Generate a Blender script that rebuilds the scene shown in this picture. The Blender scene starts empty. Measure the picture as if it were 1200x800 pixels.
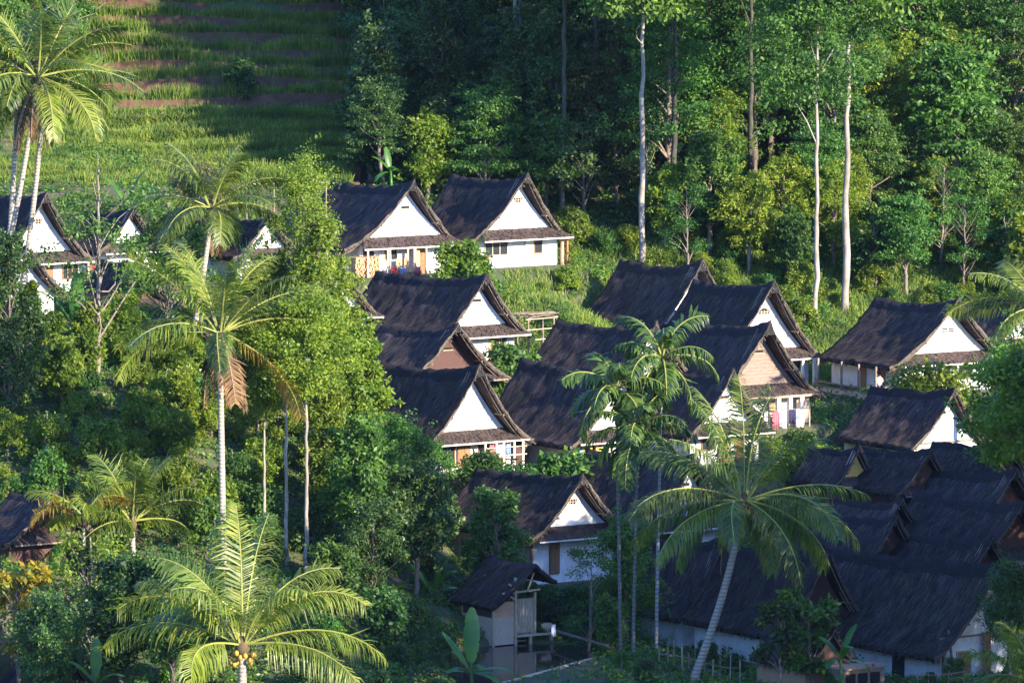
import bpy, bmesh, math, random
import numpy as np
from mathutils import Vector, Matrix, noise
R = math.radians
SC = bpy.context.scene
COL = SC.collection

# ------------------------------------------------------------------ camera, sky, sun, exposure
F = 8000.0            # focal length in pixels of a 1200 wide frame
PITCH = R(5.5)
OFF = 177.0
cam_d = bpy.data.cameras.new('camera'); cam = bpy.data.objects.new('camera', cam_d); COL.objects.link(cam)
cam_d.sensor_width = 36; cam_d.lens = F/1200*36
cam_d.clip_start = 1; cam_d.clip_end = 6000
cam.location = (0, 0, 0); cam.rotation_euler = (R(90)-PITCH, 0, 0)
SC.camera = cam

SUN_AZ = Vector((0.74, -0.67)).normalized()
SUN_EL = R(21)
w = bpy.data.worlds.new('World'); SC.world = w; w.use_nodes = True
nt = w.node_tree
sky = nt.nodes.new('ShaderNodeTexSky'); sky.sky_type = 'NISHITA'; sky.sun_disc = False
sky.sun_elevation = SUN_EL; sky.sun_rotation = math.atan2(SUN_AZ.x, SUN_AZ.y)
sky.air_density = 1.3; sky.dust_density = 0.4; sky.ozone_density = 6.0
bg = nt.nodes['Background']; bg.inputs['Strength'].default_value = 0.15
tn = nt.nodes.new('ShaderNodeMix'); tn.data_type = 'RGBA'; tn.blend_type = 'MULTIPLY'; tn.inputs[0].default_value = 1; tn.inputs[7].default_value = (.80, .90, 1.25, 1)
nt.links.new(sky.outputs[0], tn.inputs[6]); nt.links.new(tn.outputs[2], bg.inputs['Color'])
sd = bpy.data.lights.new('sun', 'SUN'); sun = bpy.data.objects.new('sun', sd); COL.objects.link(sun)
sd.energy = 5.0; sd.angle = R(0.5); sd.color = (1.0, 0.89, 0.72)
sdir = Vector((SUN_AZ.x*math.cos(SUN_EL), SUN_AZ.y*math.cos(SUN_EL), math.sin(SUN_EL)))
sun.rotation_euler = sdir.to_track_quat('Z', 'Y').to_euler()
SC.view_settings.view_transform = 'Standard'; SC.view_settings.look = 'None'
SC.view_settings.gamma = 1; SC.view_settings.use_curve_mapping = False
SC.view_settings.exposure = 1.58
SC.cycles.max_bounces = 5; SC.cycles.diffuse_bounces = 2; SC.cycles.glossy_bounces = 2
SC.cycles.transmission_bounces = 3; SC.cycles.transparent_max_bounces = 6; SC.cycles.volume_bounces = 0
SC.cycles.use_adaptive_sampling = True

def P(px, py, D):
    """world point of the place seen at px,py (1200 frame) at ground distance D (+OFF)"""
    D = D+OFF
    u = (px-600)/F; v = (400-py)/F
    cp, sp = math.cos(PITCH), math.sin(PITCH)
    d = Vector((u, cp+v*sp, -sp+v*cp))
    return d*(D/d.y)

# ------------------------------------------------------------------ tagging
def tag(o, label=None, cat=None, group=None, kind=None):
    if label: o['label'] = label
    if cat: o['category'] = cat
    if group: o['group'] = group
    if kind: o['kind'] = kind
    return o
def empty(name, loc=(0, 0, 0), rz=0, label=None, cat=None, group=None):
    o = bpy.data.objects.new(name, None); COL.objects.link(o)
    o.location = loc; o.rotation_euler = (0, 0, rz); o.empty_display_size = .3
    return tag(o, label, cat, group)

# ------------------------------------------------------------------ mesh building
class MB:
    def __init__(s): s.v = []; s.f = []; s.n = 0
    def add(s, verts, faces):
        b = s.n
        s.v.extend([tuple(p) for p in verts]); s.n += len(verts)
        s.f.extend([tuple(i+b for i in f) for f in faces])
    def box(s, x0, x1, y0, y1, z0, z1):
        s.add([(x0,y0,z0),(x1,y0,z0),(x1,y1,z0),(x0,y1,z0),(x0,y0,z1),(x1,y0,z1),(x1,y1,z1),(x0,y1,z1)],
              [(3,2,1,0),(4,5,6,7),(0,1,5,4),(1,2,6,5),(2,3,7,6),(3,0,4,7)])
    def bar(s, p, q, w=.06, h=None, up=(0, 0, 1)):
        p = Vector(p); q = Vector(q); h = h or w
        d = (q-p).normalized(); u = Vector(up)
        if abs(d.dot(u)) > .95: u = Vector((0, 1, 0))
        a = d.cross(u).normalized()*w/2; b = a.cross(d).normalized()*h/2
        vs = [p-a-b, p+a-b, p+a+b, p-a+b, q-a-b, q+a-b, q+a+b, q-a+b]
        s.add(vs, [(0,1,2,3),(7,6,5,4),(0,4,5,1),(1,5,6,2),(2,6,7,3),(3,7,4,0)])
    def tube(s, pts, rad, n=6, cap=True):
        pts = [Vector(p) for p in pts]; m = len(pts)
        if not hasattr(rad, '__len__'): rad = [rad]*m
        vs = []; prev = None
        for i in range(m):
            d = (pts[min(i+1, m-1)]-pts[max(i-1, 0)]).normalized()
            if prev is None:
                u = Vector((1, 0, 0)) if abs(d.x) < .8 else Vector((0, 1, 0))
                a = d.cross(u).normalized()
            else:
                a = (prev-d*prev.dot(d)).normalized()
            prev = a; b = d.cross(a)
            for k in range(n):
                t = 2*math.pi*k/n
                vs.append(pts[i]+(a*math.cos(t)+b*math.sin(t))*rad[i])
        fs = [(i*n+k, i*n+(k+1) % n, (i+1)*n+(k+1) % n, (i+1)*n+k) for i in range(m-1) for k in range(n)]
        if cap: fs += [tuple(range(n-1, -1, -1)), tuple(range((m-1)*n, m*n))]
        s.add(vs, fs)
    def ball(s, c, r, sz=1.0, n=8, m=5):
        c = Vector(c); vs = [c+Vector((0, 0, -r*sz))]
        for i in range(1, m):
            t = math.pi*i/m
            for k in range(n):
                a = 2*math.pi*k/n
                vs.append(c+Vector((r*math.sin(t)*math.cos(a), r*math.sin(t)*math.sin(a), -r*sz*math.cos(t))))
        vs.append(c+Vector((0, 0, r*sz))); L = len(vs)-1
        fs = [(0, 1+(k+1) % n, 1+k) for k in range(n)]
        for i in range(m-2):
            for k in range(n):
                fs.append((1+i*n+k, 1+i*n+(k+1) % n, 1+(i+1)*n+(k+1) % n, 1+(i+1)*n+k))
        fs += [(L, 1+(m-2)*n+k, 1+(m-2)*n+(k+1) % n) for k in range(n)]
        s.add(vs, fs)
    def mesh(s, name, mat, smooth=False):
        me = bpy.data.meshes.new(name); me.from_pydata(s.v, [], s.f)
        me.materials.append(mat)
        if smooth: me.polygons.foreach_set('use_smooth', [True]*len(me.polygons))
        me.update(); return me
    def build(s, name, mat, parent=None, smooth=False, **kw):
        o = bpy.data.objects.new(name, s.mesh(name, mat, smooth)); COL.objects.link(o)
        if parent: o.parent = parent
        return tag(o, **kw) if kw else o

def quad_mesh(name, V, mat):
    """V: (N,4,3) array of separate quads"""
    n = len(V); me = bpy.data.meshes.new(name)
    me.vertices.add(n*4); me.vertices.foreach_set('co', V.astype(np.float32).ravel())
    me.loops.add(n*4); me.loops.foreach_set('vertex_index', np.arange(n*4, dtype=np.int32))
    me.polygons.add(n); me.polygons.foreach_set('loop_start', np.arange(0, n*4, 4, dtype=np.int32))
    me.polygons.foreach_set('loop_total', np.full(n, 4, dtype=np.int32))
    me.materials.append(mat); me.update(calc_edges=True); return me
def link_mesh(name, me, parent=None):
    o = bpy.data.objects.new(name, me); COL.objects.link(o)
    if parent: o.parent = parent
    return o

# ------------------------------------------------------------------ materials
def newmat(name):
    m = bpy.data.materials.new(name); m.use_nodes = True
    N = m.node_tree.nodes; L = m.node_tree.links
    return m, N, L, N['Principled BSDF']
def ramp(N, stops):
    r = N.new('ShaderNodeValToRGB'); e = r.color_ramp.elements
    while len(e) < len(stops): e.new(.5)
    for i, (p, c) in enumerate(stops):
        e[i].position = p; e[i].color = tuple(c)+(1,)
    return r
def coords(N, L, scale=(1, 1, 1), kind='Object', rot=(0, 0, 0)):
    tc = N.new('ShaderNodeTexCoord'); mp = N.new('ShaderNodeMapping')
    mp.inputs['Scale'].default_value = scale; mp.inputs['Rotation'].default_value = rot
    L.new(tc.outputs[kind], mp.inputs['Vector']); return mp
def noisen(N, L, vec, scale, detail=4, rough=.6):
    n = N.new('ShaderNodeTexNoise'); n.inputs['Scale'].default_value = scale
    n.inputs['Detail'].default_value = detail; n.inputs['Roughness'].default_value = rough
    L.new(vec.outputs[0], n.inputs['Vector']); return n
def mix(N, L, fac, a, b, mode='MIX'):
    m = N.new('ShaderNodeMix'); m.data_type = 'RGBA'; m.blend_type = mode
    for sock, val in ((m.inputs[0], fac), (m.inputs[6], a), (m.inputs[7], b)):
        if hasattr(val, 'links'): L.new(val, sock)
        elif isinstance(val, (int, float)): sock.default_value = val
        else: sock.default_value = tuple(val)+(1,)
    return m.outputs[2]
def bump(N, L, b, h, strength=.5, dist=.05):
    bn = N.new('ShaderNodeBump'); bn.inputs['Strength'].default_value = strength; bn.inputs['Distance'].default_value = dist
    L.new(h, bn.inputs['Height']); L.new(bn.outputs[0], b.inputs['Normal'])
def rough_mat(name, stops, scale=3, stretch=(1, 1, 1), rough=.85, bmp=.4, dist=.03, detail=5, spec=.2, grime=None, objvar=0.0, kind='Object'):
    m, N, L, b = newmat(name); mp = coords(N, L, stretch, kind)
    n = noisen(N, L, mp, scale, detail); r = ramp(N, stops); L.new(n.outputs[0], r.inputs[0])
    c = r.outputs[0]
    if grime:
        mp2 = coords(N, L, (1, 1, .45)); n2 = noisen(N, L, mp2, grime[0], 6, .7)
        rr = ramp(N, [(grime[1], (0, 0, 0)), (grime[2], (1, 1, 1))]); L.new(n2.outputs[0], rr.inputs[0])
        c = mix(N, L, rr.outputs[0], c, grime[3])
    if objvar:
        oi = N.new('ShaderNodeObjectInfo'); h = N.new('ShaderNodeHueSaturation')
        mr = N.new('ShaderNodeMapRange'); L.new(oi.outputs['Random'], mr.inputs[0])
        mr.inputs[3].default_value = 1-objvar; mr.inputs[4].default_value = 1+objvar
        L.new(mr.outputs[0], h.inputs['Value']); L.new(c, h.inputs['Color']); c = h.outputs[0]
    L.new(c, b.inputs['Base Color']); b.inputs['Roughness'].default_value = rough
    b.inputs['Specular IOR Level'].default_value = spec
    if bmp: bump(N, L, b, n.outputs[0], bmp, dist)
    return m

def thatch_mat(name, tone=1.0):
    m, N, L, b = newmat(name)
    mp = coords(N, L, (.55, 6.0, .55)); n = noisen(N, L, mp, 2.2, 6, .7)
    mp2 = coords(N, L, (.5, .9, .5)); n2 = noisen(N, L, mp2, 1.3, 4, .6)
    r = ramp(N, [(.3, (.036*tone, .029*tone, .034*tone)), (.5, (.10*tone, .078*tone, .085*tone)), (.68, (.26*tone, .21*tone, .20*tone))])
    L.new(n.outputs[0], r.inputs[0])
    dk = ramp(N, [(.3, (.42, .42, .46)), (.62, (1.25, 1.2, 1.15))]); L.new(n2.outputs[0], dk.inputs[0])
    c = mix(N, L, 1.0, r.outputs[0], dk.outputs[0], 'MULTIPLY')
    mp3 = coords(N, L, (.6, .6, .6)); n3 = noisen(N, L, mp3, 1.1, 6, .75)
    ms = ramp(N, [(.52, (0, 0, 0)), (.7, (.6, .6, .6))]); L.new(n3.outputs[0], ms.inputs[0])
    c = mix(N, L, ms.outputs[0], c, (.035, .05, .015))
    oi = N.new('ShaderNodeObjectInfo'); h = N.new('ShaderNodeHueSaturation'); mr = N.new('ShaderNodeMapRange')
    L.new(oi.outputs['Random'], mr.inputs[0]); mr.inputs[3].default_value = .8; mr.inputs[4].default_value = 1.25
    L.new(mr.outputs[0], h.inputs['Value']); L.new(c, h.inputs['Color'])
    L.new(h.outputs[0], b.inputs['Base Color']); b.inputs['Roughness'].default_value = .95
    b.inputs['Specular IOR Level'].default_value = .1
    bump(N, L, b, n.outputs[0], .8, .06)
    return m
def island_mat(name, cols, rough=.8, trans=0.0, spec=.25, objvar=0.0, hue=0.0, tint=None):
    """per-leaf colour from the island random"""
    m, N, L, b = newmat(name); g = N.new('ShaderNodeNewGeometry')
    r = ramp(N, [(i/(len(cols)-1), c) for i, c in enumerate(cols)]); L.new(g.outputs['Random Per Island'], r.inputs[0])
    c = r.outputs[0]
    # broad patches of younger and older leaves
    mp = coords(N, L, (1, 1, 1)); n = noisen(N, L, mp, .55, 2)
    pr = ramp(N, [(.35, (.62, .7, .7)), (.65, (1.35, 1.25, 1.0))]); L.new(n.outputs[0], pr.inputs[0])
    c = mix(N, L, 1.0, c, pr.outputs[0], 'MULTIPLY')
    if objvar:
        oi = N.new('ShaderNodeObjectInfo'); h = N.new('ShaderNodeHueSaturation')
        mr = N.new('ShaderNodeMapRange'); L.new(oi.outputs['Random'], mr.inputs[0]); mr.inputs[3].default_value = 1-objvar; mr.inputs[4].default_value = 1+objvar
        mt = N.new('ShaderNodeMath'); mt.operation = 'FRACT'; mm = N.new('ShaderNodeMath'); mm.operation = 'MULTIPLY'; mm.inputs[1].default_value = 7.31
        L.new(oi.outputs['Random'], mm.inputs[0]); L.new(mm.outputs[0], mt.inputs[0])
        m2 = N.new('ShaderNodeMapRange'); L.new(mt.outputs[0], m2.inputs[0]); m2.inputs[3].default_value = .5-hue; m2.inputs[4].default_value = .5+hue
        L.new(mr.outputs[0], h.inputs['Value']); L.new(m2.outputs[0], h.inputs['Hue']); L.new(c, h.inputs['Color']); c = h.outputs[0]
    L.new(c, b.inputs['Base Color']); b.inputs['Roughness'].default_value = rough
    b.inputs['Specular IOR Level'].default_value = spec
    if trans:
        t = N.new('ShaderNodeBsdfTranslucent'); c2 = mix(N, L, 1.0, c, tint or (1.45, 1.8, .65), 'MULTIPLY'); L.new(c2, t.inputs['Color'])
        s = N.new('ShaderNodeMixShader'); s.inputs[0].default_value = trans
        L.new(b.outputs[0], s.inputs[1]); L.new(t.outputs[0], s.inputs[2])
        L.new(s.outputs[0], N['Material Output'].inputs['Surface'])
    return m
def plain(name, c, rough=.6, var=.12, scale=8, spec=.3):
    a = tuple(x*(1-var) for x in c); d = tuple(min(1, x*(1+var)) for x in c)
    return rough_mat(name, [(.3, a), (.7, d)], scale, rough=rough, bmp=.15, dist=.01, spec=spec)

M = {}
M['thatch'] = thatch_mat('thatch', .42); M['thatch_lit'] = thatch_mat('thatch_lit_tone', 1.25)  # second one: unused lighter copy of the thatch, sunlit tone put into its colour
M['ijuk'] = rough_mat('black_palm_fibre', [(.35, (.012, .011, .013)), (.7, (.035, .031, .03))], 4, (1, 6, 1), .95, .8, .05)
M['fibre'] = island_mat('thatch_fibre', [(.016, .013, .014), (.035, .028, .028), (.075, .06, .052), (.18, .14, .10)], .95, spec=.1)
M['edge'] = rough_mat('cut_thatch_edge', [(.3, (.07, .055, .045)), (.7, (.2, .16, .12))], 9, (1, 1, 4), .95, .9, .05)
M['white'] = rough_mat('whitewashed_wall', [(.3, (.74, .73, .72)), (.7, (.82, .81, .79))], 6, rough=.9, bmp=.25, dist=.01,
                       grime=(1.1, .48, .72, (.52, .45, .38)))
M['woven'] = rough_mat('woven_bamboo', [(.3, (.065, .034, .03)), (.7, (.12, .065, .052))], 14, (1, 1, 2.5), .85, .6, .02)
M['plank'] = rough_mat('pale_wood_plank', [(.3, (.20, .135, .105)), (.7, (.33, .24, .19))], 3, (1, 1, 12), .8, .5, .02)
M['greyplank'] = rough_mat('weathered_plank', [(.3, (.42, .31, .21)), (.7, (.64, .50, .37))], 4, (9, 9, 1), .85, .5, .02)
M['panelwood'] = rough_mat('bamboo_panel_wood', [(.3, (.42, .24, .13)), (.7, (.64, .40, .24))], 4, (9, 9, 1), .8, .5, .02)
M['wood'] = rough_mat('brown_wood', [(.3, (.20, .10, .045)), (.7, (.34, .18, .085))], 3, (6, 6, 1), .6, .4, .01)
M['palewood'] = rough_mat('pale_timber', [(.3, (.36, .26, .17)), (.7, (.56, .44, .32))], 3, (6, 6, 1), .7, .4, .01)
M['pole'] = rough_mat('old_pole', [(.3, (.17, .12, .085)), (.7, (.34, .26, .19))], 3, (2, 2, 2), .8, .5, .01)
M['trim'] = plain('cream_trim', (.72, .66, .56), .7)
M['dark'] = plain('inside_shade_paint', (.018, .016, .015), .9)  # near-black colour stands in for the shade inside vents and openings
M['glass'] = plain('window_glass', (.03, .035, .04), .12, spec=.6)
M['stone'] = rough_mat('foundation_stone', [(.3, (.16, .14, .12)), (.7, (.34, .30, .26))], 4, rough=.9, bmp=.8, dist=.06)
M['yellow'] = rough_mat('yellow_painted_wall', [(.3, (.72, .46, .10)), (.7, (.82, .56, .16))], 5, rough=.8, bmp=.2, dist=.01)
M['red'] = plain('red_paint', (.55, .03, .03)); M['blue'] = plain('blue_cloth', (.2, .3, .48), .9)
M['pink'] = plain('pink_cloth', (.5, .14, .17), .9); M['wcloth'] = plain('white_cloth', (.75, .75, .78), .9)
M['navy'] = plain('navy_cloth', (.03, .03, .08), .9); M['teal'] = plain('teal_plastic', (.05, .35, .3), .4)
M['terracotta'] = rough_mat('terracotta', [(.3, (.36, .12, .06)), (.7, (.5, .2, .1))], 6, rough=.8)
M['metal'] = plain('dull_metal_sheet', (.45, .47, .5), .35)
M['log'] = rough_mat('split_firewood', [(.3, (.32, .17, .08)), (.7, (.60, .38, .20))], 6, rough=.85, objvar=.3)
def awning_mat():
    m, N, L, b = newmat('fibre_awning'); mp = coords(N, L, (5, 1, 1)); n = noisen(N, L, mp, 2.5, 5)
    r = ramp(N, [(.3, (.03, .02, .019)), (.55, (.07, .043, .037)), (.75, (.14, .095, .078))]); L.new(n.outputs[0], r.inputs[0])
    mp2 = coords(N, L); n2 = noisen(N, L, mp2, 1.4, 5); q = ramp(N, [(.55, (0, 0, 0)), (.72, (.7, .7, .7))]); L.new(n2.outputs[0], q.inputs[0])
    c = mix(N, L, q.outputs[0], r.outputs[0], (.07, .085, .03))
    L.new(c, b.inputs['Base Color']); b.inputs['Roughness'].default_value = .9
    wv = N.new('ShaderNodeTexWave'); wv.bands_direction = 'X'; wv.inputs['Scale'].default_value = 2.2; mp3 = coords(N, L); L.new(mp3.outputs[0], wv.inputs[0])
    bump(N, L, b, wv.outputs['Fac'], .8, .06); return m
M['awning'] = awning_mat()
M['bark'] = rough_mat('grey_brown_bark', [(.3, (.11, .085, .065)), (.7, (.26, .21, .17))], 5, (3, 3, .8), .9, .7, .04, objvar=.3)
M['darkbark'] = rough_mat('dark_mossy_bark', [(.3, (.035, .035, .028)), (.7, (.10, .09, .07))], 3, (2, 2, .8), .9, .6, .03, objvar=.3)
M['palebark'] = rough_mat('pale_bark', [(.3, (.24, .20, .17)), (.55, (.38, .33, .28)), (.8, (.52, .47, .41))], 2.2, (1, 1, .5), .85, .4, .02,
                          grime=(1.4, .45, .62, (.2, .17, .13)), objvar=.2)
def palm_bark(name, a, c, sc):
    m, N, L, b = newmat(name); mp = coords(N, L); wv = N.new('ShaderNodeTexWave'); wv.bands_direction = 'Z'
    wv.inputs['Scale'].default_value = sc; wv.inputs['Distortion'].default_value = 1.2; wv.inputs['Detail'].default_value = 2
    L.new(mp.outputs[0], wv.inputs[0]); r = ramp(N, [(.1, a), (.35, c)]); L.new(wv.outputs['Fac'], r.inputs[0])
    n = noisen(N, L, mp, 3, 4); cc = mix(N, L, n.outputs[0], r.outputs[0], tuple(x*.6 for x in c))
    L.new(cc, b.inputs['Base Color']); b.inputs['Roughness'].default_value = .85; bump(N, L, b, wv.outputs['Fac'], .5, .03); return m
M['palmbark'] = palm_bark('coconut_bark', (.16, .13, .1), (.46, .40, .32), 1.6)
M['arecadark'] = palm_bark('areca_bark_dark', (.07, .075, .065), (.20, .20, .18), 1.3)
M['arecabark'] = palm_bark('areca_bark', (.14, .15, .13), (.40, .40, .38), 1.3)
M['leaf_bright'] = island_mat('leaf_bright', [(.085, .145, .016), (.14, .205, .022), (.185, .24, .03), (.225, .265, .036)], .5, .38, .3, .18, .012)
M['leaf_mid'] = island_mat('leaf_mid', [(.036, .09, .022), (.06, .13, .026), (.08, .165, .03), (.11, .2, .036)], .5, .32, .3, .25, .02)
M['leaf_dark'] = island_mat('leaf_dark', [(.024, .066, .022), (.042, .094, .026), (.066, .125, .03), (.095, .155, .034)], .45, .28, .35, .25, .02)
M['leaf_olive'] = island_mat('leaf_olive', [(.05, .06, .022), (.085, .1, .03), (.12, .125, .05), (.15, .12, .06)], .6, .3, .2, .2, .015)
M['leaf_yellow'] = island_mat('leaf_yellow', [(.08, .15, .02), (.3, .24, .02), (.42, .22, .02), (.12, .18, .03)], .5, .35, .3)
M['leaf_dry'] = island_mat('leaf_dry', [(.14, .085, .05), (.22, .13, .07), (.28, .18, .1), (.1, .07, .045)], .8, .15, .1, tint=(1, .9, .7))
M['palm_leaf'] = island_mat('palm_leaflet', [(.055, .10, .018), (.085, .135, .022), (.12, .165, .03), (.17, .19, .045)], .4, .32, .45, .15, .008)
M['palm_yellow'] = island_mat('palm_leaflet_yellow', [(.10, .165, .02), (.16, .215, .03), (.21, .245, .04), (.26, .26, .06)], .4, .35, .4)
M['palm_orange'] = island_mat('palm_leaflet_orange', [(.24, .22, .03), (.32, .22, .04), (.34, .17, .05), (.18, .2, .03)], .5, .35, .3, tint=(1.3, 1.2, .6))
M['areca_leaf'] = island_mat('areca_leaflet', [(.03, .07, .014), (.05, .10, .018), (.08, .14, .022), (.12, .18, .03)], .5, .3, .5)
M['shaft'] = rough_mat('brown_leaf_sheath', [(.3, (.06, .045, .025)), (.7, (.15, .11, .06))], 8, (4, 4, 1), .9, .8, .03)
M['rachis'] = plain('palm_rachis', (.26, .27, .06), .5); M['banana'] = island_mat('banana_leaf', [(.06, .17, .03), (.09, .22, .035)], .35, .4, .5)
M['coconut'] = plain('coconut_husk', (.28, .22, .05), .5); M['gold'] = plain('yellow_coconut', (.42, .27, .04), .45)
M['grass'] = island_mat('grass_blade', [(.09, .165, .04), (.14, .215, .045), (.20, .26, .055), (.25, .25, .07)], .6, .35, .2)
M['soil'] = rough_mat('red_soil', [(.3, (.07, .038, .026)), (.7, (.15, .08, .052))], 1.2, rough=.95, bmp=.7, dist=.15, detail=8,
                      grime=(.5, .5, .68, (.06, .10, .025)))
# ------------------------------------------------------------------ house list
PHI = R(33); CP, SP = math.cos(PHI), math.sin(PHI)
WH = 'whitewashed gable'
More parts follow.
